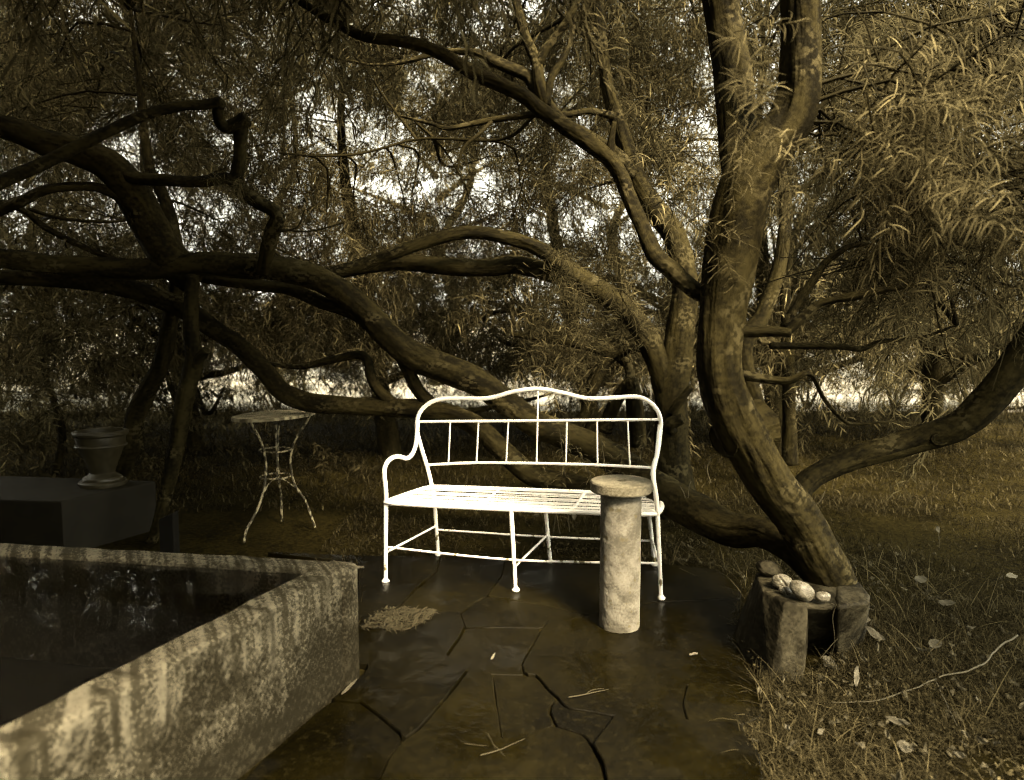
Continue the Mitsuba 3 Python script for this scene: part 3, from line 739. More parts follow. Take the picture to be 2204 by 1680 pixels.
limb(L, 'branch', [(476, 219, 4.2, 22), (440, 226, 4.17, 20), (387, 229, 4.1, 21), (314, 247, 4.0, 22), (221, 289, 3.9, 24), (111, 344, 3.75, 26), (40, 375, 3.65, 27), (-60, 420, 3.5, 30)], 'bark', sides=18, step=.02, label='straight slanting branch')
limb(L, 'branch', [(500, 384, 4.34, 30), (522, 412, 4.33, 31), (553, 434, 4.32, 30), (585, 452, 4.31, 28), (598, 466, 4.31, 30), (590, 488, 4.32, 31), (580, 520, 4.36, 31), (574, 552, 4.42, 31), (566, 585, 4.5, 30)], 'bark', sides=18, step=.02, label='zigzag branch dropping onto the long limb')
limb(L, 'branch', [(-60, 480, 4.3, 24), (40, 437, 4.3, 22), (92, 411, 4.3, 20), (148, 402, 4.35, 19), (203, 403, 4.4, 20), (240, 416, 4.42, 22), (285, 442, 4.46, 24)], 'bark', sides=12)
limb(L, 'branch', [(-20, 430, 4.6, 14), (52, 454, 4.6, 13), (92, 487, 4.6, 13), (148, 517, 4.6, 13), (203, 542, 4.6, 13), (266, 566, 4.6, 12)], 'bark', sides=10)
limb(L, 'branch', [(60, 450, 4.7, 8), (130, 470, 4.8, 7), (230, 478, 4.9, 6), (300, 470, 5.0, 4)], 'twig', sides=8)
limb(L, 'branch', [(140, 517, 4.5, 6), (110, 560, 4.45, 4), (78, 575, 4.4, 3)], 'twig_pale', sides=6)
limb(L, 'branch', [(598, 500, 4.3, 5), (640, 490, 4.3, 4), (654, 455, 4.3, 3)], 'twig', sides=6)
limb(L, 'branch', [(600, 495, 4.3, 5), (668, 498, 4.35, 4), (740, 480, 4.4, 3)], 'twig', sides=6)

S = thing('timber_prop', 'weathered forked timber prop holding up the long limb behind the pool', 'tree prop')
limb(S, 'post', [(322, 1178, 4.72, 22), (338, 1134, 4.72, 24), (356, 1068, 4.71, 28), (373, 994, 4.7, 32), (387, 920, 4.7, 36), (400, 846, 4.68, 38), (418, 780, 4.66, 38), (414, 740, 4.64, 34), (411, 699, 4.62, 32), (412, 640, 4.6, 30), (414, 592, 4.58, 29)], 'bark', sides=22, rough=.12, step=.02)
limb(S, 'stub', [(412, 800, 4.66, 26), (428, 775, 4.62, 22), (444, 754, 4.58, 19)], 'bark', sides=12, step=.012)
S2 = thing('slim_tree', 'dark slim trunk leaning behind the urn', 'tree')
limb(S2, 'trunk', [(240, 1075, 5.5, 40), (266, 1005, 5.45, 38), (284, 957, 5.42, 38), (291, 901, 5.4, 40), (314, 846, 5.36, 40), (345, 787, 5.32, 36), (361, 713, 5.2, 34), (372, 660, 5.1, 32), (380, 600, 5.0, 26)], 'bark', sides=16)
S3 = thing('straight_stem', 'thin straight upright stem in the grass behind the leaning tree', 'tree')
limb(S3, 'trunk', [(1700, 1000, 6.3, 36), (1699, 930, 6.3, 31), (1698, 850, 6.3, 28), (1696, 770, 6.3, 27), (1694, 730, 6.3, 26), (1690, 640, 6.3, 22), (1700, 540, 6.3, 16)], 'bark', sides=16)
limb(S3, 'branch', [(1696, 790, 6.3, 20), (1670, 740, 6.25, 18), (1640, 735, 6.2, 16), (1600, 690, 6.2, 10)], 'bark', sides=10)

O = thing('overhanging_tree', 'large tree outside the picture at the left whose crown shades the pool', 'tree')
plain(O, 'trunk', [(-4.6, -2.6, -.1), (-4.5, -2.5, .8), (-4.2, -2.2, 1.9), (-3.9, -1.9, 3.0), (-3.6, -1.6, 4.2), (-3.4, -1.2, 5.4)], [.26, .2, .17, .14, .10, .04])
for q in [(-2.0, -2.6, 3.4), (-2.2, .6, 3.6), (-5.6, .4, 3.6), (-6.0, -3.6, 3.8), (-3.6, -4.4, 3.8), (-4.2, 2.2, 3.7)]:
    q = np.array(q)
    b0 = np.array([-4.1, -2.1, 2.2])
    plain(O, 'limb', [b0, b0 + (q - b0) * .4 + (0, 0, .25), b0 + (q - b0) * .75 + (0, 0, .2), q], [.09, .07, .05, .02], sides=8)
# trees that close the garden further back (trunk + limbs; crowns below)
BACK = [(-6.5, 7.6), (-3.6, 8.4), (-1.3, 8.0), (1.0, 8.6), (2.9, 8.0), (4.9, 8.6), (7.0, 7.4), (-8.8, 9.2), (9.2, 9.0)]
BT = []
BLAB = ['dark tree beyond the urn with low hanging foliage', 'dark tree in the back row above the garden table', 'tree in the back row behind the left half of the bench', 'tree in the back row behind the crest of the bench', 'tree in the back row behind the straight stem',
        'tree in the back row right of the leaning trunk', 'tree at the right end of the back row over the low limb', 'outer tree beyond the left edge of the lawn', 'outer tree beyond the right edge of the lawn']
for (x, y), lab in zip(BACK, BLAB):
    t = thing('background_tree', lab, 'tree', 'trees closing the garden behind the lawn')
    BT.append(t)
    h = rng.uniform(1.5, 2.0)
    lean = rng.normal(0, .35, 2)
    plain(t, 'trunk', [(x, y, -.1), (x + lean[0] * .3, y + lean[1] * .2, .5), (x + lean[0] * .7, y + lean[1] * .5, h * .7), (x + lean[0], y + lean[1], h), (x + lean[0] * 1.6, y + lean[1], h + 1.4), (x + lean[0] * 1.4, y + lean[1], h + 2.8)], [.13, .11, .095, .08, .05, .015])
    for k in range(7):
        a = k * 2.4 + rng.uniform(-.5, .5)
        z0 = rng.uniform(.5, h)
        l = rng.uniform(1.3, 2.6)
        d = np.array([math.cos(a), math.sin(a) * .8])
        s = z0 / h
        b0 = np.array([x + lean[0] * s, y + lean[1] * s, z0])
        rise = rng.uniform(-.25, 1.3)
        pts = [b0, b0 + np.array([*(d * l * .3), rise * .5 + rng.normal(0, .1)]), b0 + np.array([*(d * l * .65 + rng.normal(0, .15, 2)), rise * .75 + rng.normal(0, .15)]), b0 + np.array([*(d * l + rng.normal(0, .2, 2)), max(rise, .35 - z0) + rng.normal(0, .1)])]
        plain(t, 'limb', pts, [.05, .038, .026, .01], sides=8)

# ------------------------------------------------------------------ foliage: sprays of narrow curved leaves
def leaf_strip(b, d, up, L, wd, bend, segs):
    """One narrow leaf from b along d, bending down by 'bend' radians."""
    side = np.cross(d, up)
    side /= np.linalg.norm(side) + 1e-9
    nrm = np.cross(side, d)
    t = np.linspace(0, 1, segs + 1)
    ang = t * bend
    x = np.concatenate([[0], np.cumsum(np.cos((ang[1:] + ang[:-1]) / 2))]) / segs * L
    y = -np.concatenate([[0], np.cumsum(np.sin((ang[1:] + ang[:-1]) / 2))]) / segs * L
    c = b + x[:, None] * d + y[:, None] * nrm
    w = wd * .5 * np.sin(np.pi * np.clip(t * .88 + .10, 0, 1)) ** .7
    V = [np.vstack([c[k] - side * w[k], c[k] + side * w[k]]) for k in range(segs)] + [c[-1:]]
    F = []
    for k in range(segs - 1):
        a = 2 * k
        F += [[a, a + 1, a + 3], [a, a + 3, a + 2]]
    F.append([2 * (segs - 1), 2 * (segs - 1) + 1, 2 * segs])
    return np.vstack(V), np.array(F)


def spray(seed, segs, leafL, leafW, shoots, leaves, length, tone, stem_sides=3):
    r = np.random.default_rng(seed)
    M, K = [], []
    SM = []

    def shoot(b, d, ln, n):
        pts = [b]
        dd = d.copy()
        k = 5
        for _ in range(k):
            dd = dd + np.array([0, 0, -.10]) + r.normal(0, .10, 3)
            dd /= np.linalg.norm(dd)
            pts.append(pts[-1] + dd * ln / k)
        pts = np.array(pts)
        SM.append(tube(pts, np.linspace(.0028, .0010, len(pts)), stem_sides, caps=False)[0])
        for i in range(n):
            s = (.12 + .88 * (i + r.random() * .6) / n) * k
            j = min(int(s), k - 1)
            p = pts[j] + (pts[j + 1] - pts[j]) * (s - j)
            ax = pts[j + 1] - pts[j]
            ax /= np.linalg.norm(ax)
            a = i * 2.4 + r.normal(0, .35)
            e1 = np.cross(ax, [.3, .2, .93])
            e1 /= np.linalg.norm(e1)
            e2 = np.cross(ax, e1)
            rad = math.cos(a) * e1 + math.sin(a) * e2
            dl = ax * r.uniform(.35, .8) + rad * .8 + np.array([0, 0, .25])
            dl /= np.linalg.norm(dl)
            up = ax - dl * np.dot(ax, dl)
            up = .35 * up + np.array([0, 0, 1.0])
            v, f = leaf_strip(p, dl, up, leafL * r.uniform(.65, 1.2) * (1.0 - .3 * (s / k) ** 3), leafW * r.uniform(.7, 1.3), r.uniform(.5, 1.7), segs)
            M.append((v, f))
            c = np.array(sep(tone * math.exp(r.normal(0, .55)), .92))
            K.append(np.repeat(c[None], len(v), 0))
    d0 = np.array([1.0, 0, .10])
    main = [np.zeros(3)]
    dd = d0 / np.linalg.norm(d0)
    for _ in range(6):
        dd = dd + np.array([0, 0, -.09]) + r.normal(0, .09, 3)
        dd /= np.linalg.norm(dd)
        main.append(main[-1] + dd * length / 6)
    main = np.array(main)
    SM.append(tube(main, np.linspace(.0042, .0018, 7), stem_sides, caps=False)[0])
    for i in range(shoots):
        s = (.15 + .85 * i / max(1, shoots - 1)) * 5.99
        j = int(s)
        p = main[j] + (main[j + 1] - main[j]) * (s - j)
        ax = main[j + 1] - main[j]
        ax /= np.linalg.norm(ax)
        rad = r.normal(0, 1, 3)
        rad -= ax * np.dot(rad, ax)
        rad /= np.linalg.norm(rad)
        d = ax * .8 + rad * .75
        shoot(p, d / np.linalg.norm(d), length * r.uniform(.4, .72), leaves)
    sv, sf = join(SM)
    lv, lf = join(M)
    V, F = join([(lv, lf), (sv, sf)])
    col = np.vstack([np.vstack(K), np.repeat(np.array(sep(.03))[None], len(sv), 0)])
    return V, F, col


PROTO = {}


def proto(name, *a, mat='leaf'):
    V, F, col = spray(*a)
    scene[f'group_{name}'] = {'type': 'shapegroup', 'leaves': shape((V, F), mat, smooth=False, color=col)}
    PROTO[name] = len(F)


for k in range(4):
    proto(f'far_{k}', 100 + k, 2, .12, .0085, 7, 18, .60, .10)
for k in range(4):
    proto(f'mid_{k}', 200 + k, 3, .105, .0062, 8, 17, .55, .10)
for k in range(3):
    proto(f'near_{k}', 300 + k, 6, .135, .0050, 6, 22, .56, .10)
for k in range(2):
    proto(f'light_{k}', 500 + k, 2, .12, .0095, 7, 16, .60, .10)
for k in range(2):
    proto(f'wide_{k}', 600 + k, 2, .20, .026, 7, 12, .75, .10)
for k in range(2):
    proto(f'dark_{k}', 400 + k, 2, .085, .020, 6, 12, .50, .05)

COUNT = {}
TWIGS = {}
NTRI = 0


GAPS = [(600, 260, 100, 80), (770, 270, 120, 60), (1010, 345, 100, 60), (215, 320, 70, 45), (940, 170, 70, 55), (1240, 130, 70, 45), (1475, 480, 50, 55), (1695, 470, 70, 45), (1500, 240, 40, 60), (1230, 460, 70, 45),
        (2165, 330, 60, 60), (2165, 420, 50, 50), (375, 450, 36, 80), (1010, 640, 110, 45), (1725, 660, 60, 36), (360, 860, 90, 70), (640, 835, 120, 45), (1000, 838, 270, 45), (1290, 850, 130, 50), (1850, 905, 120, 26), (1870, 790, 100, 55), (120, 100, 50, 30), (700, 130, 50, 30), (2000, 180, 50, 30), (2180, 930, 40, 40), (1560, 860, 60, 60)]


def in_gap(p):
    f, up = p[1] * CT - (p[2] - CAM_H) * ST, p[1] * ST + (p[2] - CAM_H) * CT
    if f < 3.6:
        return False
    x, y = CX + FPX * p[0] / f, CY - FPX * up / f
    return any(((x - a) / c) ** 2 + ((y - b) / d) ** 2 < .95 for a, b, c, d in GAPS)


def place(tree, kind, p, yaw, pitch, s, roll=0.0, loose=False):
    global NTRI
    if kind[0] in 'fm' and not tree.startswith('far_') and in_gap(np.asarray(p) + .28 * s * np.array([math.cos(yaw), math.sin(yaw), -.2])) and rng.random() < .72:
        return
    if kind[0] == 'n' and not loose:
        f, up = p[1] * CT - (p[2] - CAM_H) * ST, p[1] * ST + (p[2] - CAM_H) * CT
        if CX + FPX * (p[0] + .15 * math.cos(yaw)) / f < 1800 - .1 * max(0, CY - FPX * up / f - 300) or CX + FPX * (p[0] + .62 * s * math.cos(yaw)) / f < 1775:
            return
    n = COUNT[tree] = COUNT.get(tree, 0) + 1
    m = T().translate([float(x) for x in p]).rotate([0, 0, 1], math.degrees(yaw)).rotate([0, 1, 0], math.degrees(pitch)).rotate([1, 0, 0], math.degrees(roll)).scale(float(s))
    scene[f'{tree}__crown__{n:04d}'] = {'type': 'instance', 'group': {'type': 'ref', 'id': f'group_{kind}'}, 'to_world': m}
    NTRI += PROTO[kind]


ALLP = np.vstack([c[::4] for c, r, t in SKEL])
ALLT = sum([[t] * len(c[::4]) for c, r, t in SKEL], [])
ALLT = np.array(ALLT)


def bough(center, kinds, n, spread, tree=None, twig=True, droop=.25):
    """A cluster of sprays round a thin bough that grows out of the nearest limb."""
    c = np.asarray(center, float)
    dist = np.linalg.norm((ALLP - c) * [1, 1, 1.3], axis=1)
    if tree is not None:
        dist = np.where(ALLT == tree, dist, 99)
    i = int(np.argmin(dist))
    t, b0 = ALLT[i], ALLP[i]
    out = (c - b0)
    l = np.linalg.norm(out)
    dirn = out / (l + 1e-6)
    if twig and l > .15:
        end = c + dirn * spread * .9 - np.array([0, 0, droop * spread])
        mid = b0 + out * .5 + rng.normal(0, .10 * l, 3) + np.array([0, 0, .12 * l])
        cc = cat_rom([b0, mid, c, end], .12)
        r0 = min(.022, .006 + .006 * l)
        TWIGS.setdefault(t, []).append(tube(cc, np.linspace(r0, .003, len(cc)), 5, caps=False)[0])
        for _ in range(4):
            j = rng.integers(len(cc) // 3, len(cc))
            d = rng.normal(0, 1, 3)
            d[2] *= .6
            d = d / np.linalg.norm(d) * rng.uniform(.25, .7)
            q = cat_rom([cc[j], cc[j] + d * .5 + rng.normal(0, .04, 3), cc[j] + d - (0, 0, .05)], .1)
            TWIGS[t].append(tube(q, np.linspace(.005, .0018, len(q)), 4, caps=False)[0])
    for _ in range(n):
        p = c + rng.normal(0, 1, 3) * np.array([1, 1, .62]) * spread * .55
        v = p - b0 + rng.normal(0, .45, 3)
        yaw = math.atan2(v[1], v[0])
        place(t, kinds[rng.integers(len(kinds))], p - .2 * np.array([math.cos(yaw), math.sin(yaw), 0]), yaw, rng.uniform(-.3, .6), rng.uniform(.6, .95) if kinds is NEAR else rng.uniform(.8, 1.3), rng.uniform(-.5, .5))


FAR = [f'far_{k}' for k in range(4)]
MID = [f'mid_{k}' for k in range(4)]
NEAR = [f'near_{k}' for k in range(3)]
DARK = [f'dark_{k}' for k in range(2)]
BROAD = [f'wide_{k}' for k in range(2)]
LIGHT = [f'light_{k}' for k in range(2)]

# the back row: boughs spread through a deep belt, thinned by a coarse noise so that the sky breaks through
n = 0
while n < 500:
    p = np.array([rng.uniform(-9, 9), rng.uniform(5.8, 10.8), rng.uniform(.7, 5.8)])
    if p[1] < 9.3 and p[2] < 1.25:
        continue
    if abs(p[0]) > .72 * p[1] + 1.0 or p[2] > 1.7 + .47 * p[1]:
        continue
    keep = meshkit.fbm(p * .62 + 3, 2)
    if keep < (.505 if p[2] < 1.0 else .36 if p[2] < 2.4 else .38 if p[0] < -3.5 else .40):
        continue
    bough(p, FAR, 11, .62)
    n += 1
for k in range(85):
    p = np.array([rng.uniform(-8.5, 8.5), rng.uniform(9.4, 11.2), rng.uniform(.75, 1.7)])
    if meshkit.fbm(p * .8 + 9, 2) > .42:
        bough(p, FAR, 9, .55)
# the roof of branches over the bench and the lawn, reaching forward over the pool on the left
n = 0
while n < 380:
    p = np.array([rng.uniform(-7.5, 6.5), rng.uniform(-5.0, 7.5), rng.uniform(2.5, 5.4)])
    if (p[1] < (2.9 + .55 * p[0] if p[0] < 0 else 2.9 + .25 * p[0] + .45 * min(1, p[0])) and p[0] > -1.3) or p[2] < 1.78 + .44 * p[1] or np.hypot(p[0], p[1]) < 1.2:
        continue
    bough(p, FAR, 10, .6)
    n += 1
# tall hedges that close the garden on the left and behind the camera
for lab, (x0, y0), (x1, y1), h in [('tall dark hedge along the left side of the garden', (-7.6, -6), (-7.6, 6.0), 4.2), ('tall dark hedge behind the place of the camera', (-7.6, -6.4), (5.5, -6.4), 3.4)]:
    t = thing('hedge', lab, 'hedge')
    L_ = math.hypot(x1 - x0, y1 - y0)
    hb = trimesh.creation.box((L_, 1.0, h)).subdivide_to_size(.3)
    hv = hb.vertices + (0, 0, h / 2 - .05)
    a_ = math.atan2(y1 - y0, x1 - x0)
    hv = hv @ trimesh.transformations.rotation_matrix(a_, [0, 0, 1])[:3, :3].T + ((x0 + x1) / 2, (y0 + y1) / 2, 0)
    part(t, 'foliage_core', roughen((hv, hb.faces), .35, 1.3, 3), 'hedge_core', smooth=False)
    for _ in range(150):
        q, z_ = rng.random(), rng.uniform(.2, h)
        off = rng.choice([-.5, .5])
        place(t, FAR[rng.integers(4)], (x0 + (x1 - x0) * q - math.sin(a_) * off, y0 + (y1 - y0) * q + math.cos(a_) * off, z_), a_ + (1.57 if off > 0 else -1.57), rng.uniform(-.6, .4), rng.uniform(.8, 1.3))
for k in range(760):
    x_, y_ = rng.uniform(-7.2, .4), rng.uniform(-5.5, 7.5)
    if x_ > -1.0 and y_ > .6:
        continue
    z_ = rng.uniform(3.0, 5.2) + (max(0, .46 * y_ - 1.3) if y_ > 2 else 0)
    if np.hypot(x_, y_) > 1.6 and z_ > 2.3 + .46 * y_:
        place(O, BROAD[rng.integers(2)], (x_, y_, z_), rng.uniform(0, 6.3), rng.uniform(-.5, .6), rng.uniform(.8, 1.3), rng.uniform(-3, 3))
for k in range(260):
    x_, y_ = rng.uniform(-4, 7.0), rng.uniform(4.4, 6.6)
    z_ = 2.2 + .46 * y_ + rng.uniform(0, 1.5)
    if y_ > 4.6 + .25 * max(0, x_):
        place(B, BROAD[rng.integers(2)], (x_, y_, z_), rng.uniform(0, 6.3), rng.uniform(-.5, .6), rng.uniform(.8, 1.3), rng.uniform(-3, 3))
for k in range(84):
    y_ = rng.uniform(.2, 3.3)
    bough((rng.uniform(-1.5, .95 if y_ < 1.1 else .45 if y_ < 1.7 else .2 + .25 * max(0, y_ - 2)), y_, max(2.9, 1.95 + .44 * y_) + rng.uniform(0, .8)), FAR, 9, .42)
for k in range(46):
    bough((rng.uniform(3.0, 5.6), rng.uniform(-.6, 2.2), rng.uniform(3.0, 4.3)), FAR, 9, .5)
for k in range(75):
    bough((rng.uniform(-9, -2.6), rng.uniform(6.5, 11), rng.uniform(3.6, 6.8)), FAR, 10, .62)
for k in range(110):
    bough((rng.uniform(-6.5, -1.3), rng.uniform(-4.5, 2.8), rng.uniform(2.9, 4.6)), FAR, 9, .6)
# low shrubs along the far edge of the lawn, with gaps between them
for (x, y, h), lab in zip([(-8.4, 12.2, 1.2), (-6.3, 11.9, .9), (-3.9, 12.3, 1.1), (-2.2, 12.0, .7), (-.3, 12.4, 1.0), (2.3, 12.1, 1.1), (3.6, 11.9, 1.25), (4.9, 12.3, 1.0), (6.2, 12.0, 1.3), (7.5, 12.3, 1.1), (8.8, 12.1, 1.3)],
                          ['leftmost in the row', 'second from the left in the row', 'beyond the slim tree and prop', 'beyond the garden table', 'beyond the left half of the bench back', 'beyond the right end of the bench back', 'just right of the back tree',
                           'beyond the straight stem', 'beyond the bent twig of the leaning tree', 'beyond the middle of the low right limb', 'rightmost in the row']):
    t = thing('edge_shrub', 'low far shrub ' + lab, 'shrub', 'low shrubs along the far edge of the lawn')
    for k in range(3):
        plain(t, 'stem', [(x, y, -.05), (x + .2 * k - .2, y, h * .4), (x + .4 * k - .4, y + .1, h * .85)], [.03, .022, .01], sides=6)
    for _ in range(int(34 * h)):
        p = np.array([x + rng.normal(0, .42), y + rng.normal(0, .25), rng.uniform(.1, h)])
        n = COUNT[t] = COUNT.get(t, 0) + 1
        scene[f'{t}__crown__{n:04d}'] = {'type': 'instance', 'group': {'type': 'ref', 'id': 'group_' + FAR[rng.integers(4)]}, 'to_world': T().translate([float(v) for v in p]).rotate([0, 0, 1], float(rng.uniform(0, 360))).rotate([0, 1, 0], float(rng.uniform(-50, 10))).scale(float(rng.uniform(.7, 1.1)))}
# bright bushes in the open beyond the garden, each with its own stems
for k_, (x, y, h) in enumerate([(-8.8, 15, 1.3), (-4.6, 15.4, 1.0), (.4, 15.6, .9), (3.4, 15.2, 1.1), (8.6, 15, 1.3)]):
    t = thing('far_bush', ('first', 'second', 'third', 'fourth', 'fifth', 'sixth', 'seventh', 'eighth')[k_] + ' pale sunlit bush from the left in the open beyond the back row of trees', 'bush', 'pale sunlit bushes beyond the garden')
    for k in range(3):
        plain(t, 'stem', [(x + .15 * k, y, -.05), (x + .25 * k - .2, y + .05, h * .4), (x + .5 * k - .5, y + .1, h * .8)], [.04, .03, .012], sides=6)
    for _ in range(int(46 * h)):
        p = np.array([x + rng.normal(0, .8), y + rng.normal(0, .45), rng.uniform(.1, h)])
        place(t, LIGHT[rng.integers(2)], p, rng.uniform(0, 6.3), rng.uniform(-.8, .4), rng.uniform(1.2, 1.9), rng.uniform(-3, 3))
# middle distance
for px, py, d, n, s in [(120, 130, 4.2, 7, .5), (300, 150, 4.6, 8, .5), (460, 130, 4.8, 7, .45), (200, 230, 4.4, 7, .4), (380, 320, 5.0, 7, .4), (90, 220, 4.0, 6, .4), (620, 180, 4.8, 6, .4), (640, 380, 4.9, 7, .4),
                        (760, 430, 5.0, 8, .45), (880, 470, 5.2, 8, .4), (700, 520, 5.0, 6, .4), (140, 470, 4.9, 8, .4), (250, 500, 5.0, 7, .35), (480, 480, 5.2, 7, .4), (1010, 420, 5.0, 7, .4), (1120, 400, 5.0, 6, .35), (980, 560, 5.6, 8, .4),
                        (1390, 240, 4.6, 7, .4), (1430, 340, 4.4, 6, .35), (1440, 430, 4.3, 6, .35), (1240, 420, 4.6, 6, .35), (1100, 620, 5.8, 8, .4), (760, 700, 6.0, 9, .45), (960, 680, 6.2, 9, .45), (1180, 700, 6.0, 8, .4), (540, 690, 5.8, 8, .4)]:
    bough(at(px, py, d + .8), MID, n, s * .85)
# the lit sprigs hanging over the crest of the bench
for px, py, d in [(1240, 530, 3.7), (1320, 560, 3.65), (1200, 545, 3.75), (1215, 650, 3.75), (1290, 610, 3.7), (1290, 245, 3.2), (1280, 330, 3.3)]:
    p = at(px, py, d)
    for _ in range(2):
        place(A, NEAR[rng.integers(3)], p + rng.normal(0, .04, 3) + (0, 0, .06), rng.uniform(0, 6.3), rng.uniform(.3, 1.2), rng.uniform(.5, .7), rng.uniform(-1, 1), loose=True)
# near foliage at the right of the leaning tree, spread evenly over a slanting volume
n = 0
while n < 64:
    px, py = rng.uniform(1800, 2230), rng.uniform(-20, 600)
    if px < 1800 + max(0, 200 - py) * .1 or (py > 560 and px < 1980 and rng.random() < .6):
        continue
    bough(at(px, py, rng.uniform(2.5, 3.3) + (.5 if py > 430 else 0)), NEAR, 3, .20, tree=A)
    n += 1
for px, py, d in [(1575, 150, 2.45), (1568, 240, 2.5), (1560, 60, 2.4), (1420, 420, 2.7), (540, 350, 3.9), (560, 380, 3.9), (760, 120, 3.1)]:
    place(A, NEAR[rng.integers(3)], at(px, py, d), rng.uniform(0, 6.3), rng.uniform(.2, 1.1), rng.uniform(.5, .7), loose=True)
# the broad dark shrubs in the left background behind the urn
for (x, y), lab in zip([(-5.6, 6.6), (-4.3, 6.9), (-3.3, 7.2)], ['dark broad-leaved shrub farthest left behind the pool', 'dark broad-leaved shrub directly behind the urn', 'dark shrub between the leaning trunk and the garden table']):
    t = thing('shrub', lab, 'shrub', 'dark shrubs behind the urn')
    plain(t, 'stem', [(x, y, -.05), (x + .1, y, .4), (x - .1, y + .1, 1.0), (x, y, 1.7)], [.04, .035, .025, .012], sides=8)
    hgt = 2.3 if lab.find('between') < 0 else .9
    for _ in range(70 if hgt > 1 else 26):
        p = np.array([x + rng.normal(0, .55), y + rng.normal(0, .4), rng.uniform(.12, hgt)])
        a = math.atan2(p[1] - y, p[0] - x)
        place(t, DARK[rng.integers(2)], p, a, rng.uniform(-.8, .5), rng.uniform(.8, 1.3))
for (x, y, h), lab in zip([(-11, 17, 8.5), (-6.0, 18, 9.0), (-1.8, 17.2, 8.0), (2.2, 18, 9.0), (6.2, 17.2, 8.2), (11, 17.5, 9.0)], ['first', 'second', 'third', 'fourth', 'fifth', 'sixth']):
    t = thing('far_tree', f'{lab} tall light tree from the left, glowing in the open far beyond the garden', 'tree', 'tall light trees far beyond the garden')
    plain(t, 'trunk', [(x, y, -.1), (x + .5, y, h * .2), (x + .2, y, h * .4), (x + .9, y, h * .6), (x + .6, y, h * .9)], [.2, .15, .11, .08, .03], sides=8)
    for k in range(9):
        a = k * 2.4
        z0 = h * (.2 + .065 * k)
        plain(t, 'limb', [(x + .1, y, z0), (x + 1.1 * math.cos(a), y + .8 * math.sin(a), z0 + .5), (x + 2.2 * math.cos(a), y + 1.4 * math.sin(a), z0 + .9)], [.07, .05, .015], sides=6)
    for _ in range(230):
        p = np.array([x, y, h * .58]) + np.clip(rng.normal(0, 1, 3), -1.9, 1.9) * np.array([1.45, .8, h * .26])
        if p[2] > .3 and meshkit.fbm(p * .5, 2) > .40:
            place(t, LIGHT[rng.integers(2)], p, rng.uniform(0, 6.3), rng.uniform(-.8, .6), rng.uniform(1.5, 2.5), rng.uniform(-3, 3))
for t, ms in TWIGS.items():
    part(t, 'twigs', join(ms), 'twig', smooth=True, kind='stuff')
for t in COUNT:
    labels[f'{t}__crown'] = {'kind': 'stuff'}
print('foliage triangles', NTRI, 'sprays', sum(COUNT.values()))

# ------------------------------------------------------------------ the stone block under the leaning trunk, and the pebbles on it
topz = .30
bots = [(1583, 1372), (1607, 1424), (1660, 1466), (1740, 1462), (1812, 1412), (1856, 1380), (1858, 1340), (1700, 1320), (1610, 1330)]


def stone(label, tops, bots, extra, seed, r=.013):
    pts = [on(x, y, topz - r + dz) for x, y, dz in tops] + [on(x, y, -r) for x, y in bots] + [at(*q) for q in extra]
    single('stone_block', label, 'stone block', roughen(to_arr(rounded_hull(pts, r, 10).refine_to_length(.014)), .006, 15, seed), 'block_stone', smooth=32, group='rough stones set round the foot of the leaning tree')


stone('upright faceted stone at the left of the tree foot, carrying the pebbles', [(1632, 1240, 0), (1646, 1278, 0), (1690, 1299, 0), (1730, 1306, -.004), (1738, 1262, 0)], [(1583, 1372), (1607, 1424), (1660, 1466), (1722, 1462), (1738, 1335)], [(1640, 1310, 3.02), (1690, 1400, 2.89)], 5)
stone('low dark stone set back between the two upright ones', [(1722, 1304, -.008), (1800, 1308, -.010), (1812, 1262, -.006), (1722, 1258, -.006)], [(1730, 1392), (1812, 1388), (1812, 1340), (1730, 1345)], [], 6)
stone('pale-topped stone at the right of the tree foot', [(1806, 1309, -.002), (1862, 1298, 0), (1866, 1286, 0), (1842, 1257, 0), (1806, 1260, 0)], [(1800, 1414), (1852, 1384), (1858, 1345), (1806, 1345)], [(1850, 1330, 2.98)], 7)


def pebble(label, px, py, z, size, rot, seed, squash=(1, .8, .7), dent=0.0, mat='pebble'):
    m = trimesh.creation.icosphere(4, 1.0)
    v = np.array(m.vertices)
    v = v * (1 + .30 * (meshkit.fbm(v * 1.1 + seed, 3)[:, None] - .5))
    if dent:
        v *= (1 - dent * np.exp(-((v[:, :1] * 1.6 + v[:, 2:3] * .8) / .2) ** 2) * (v[:, 1:2] < .2))
    v = v * np.array(squash) * size
    R = trimesh.transformations.euler_matrix(*rot)[:3, :3]
    v = v @ R.T
    c = on(px, py, z)
    v += c - np.array([0, 0, v[:, 2].min() + size * .06])
    v[:, 2] += 0
    return single('pebble', label, 'pebble', (v, np.array(m.faces)), mat, smooth=True)


Z0 = topz
pebble('mossy rough stone rearmost in the row beside the tree foot', 1655, 1240, Z0, .060, (.1, .2, .4), 1, (1, .85, .55), mat='block_stone')
pebble('pale knobbly stone with folds, second in the row', 1682, 1268, Z0, .044, (.2, .1, .3), 12, (1.05, .8, .7), .28)
pebble('small pale stone with a dent in front of the knobbly one', 1690, 1280, Z0, .026, (.0, .1, -.2), 23, (1, .8, .7), .35)
pebble('egg-shaped speckled stone in the middle of the row', 1726, 1292, Z0, .045, (.2, .6, -.3), 34, (1.08, .75, .8))
pebble('small smooth white stone at the right end of the row', 1770, 1296, Z0, .028, (.0, .1, .1), 45, (1.15, .8, .75))

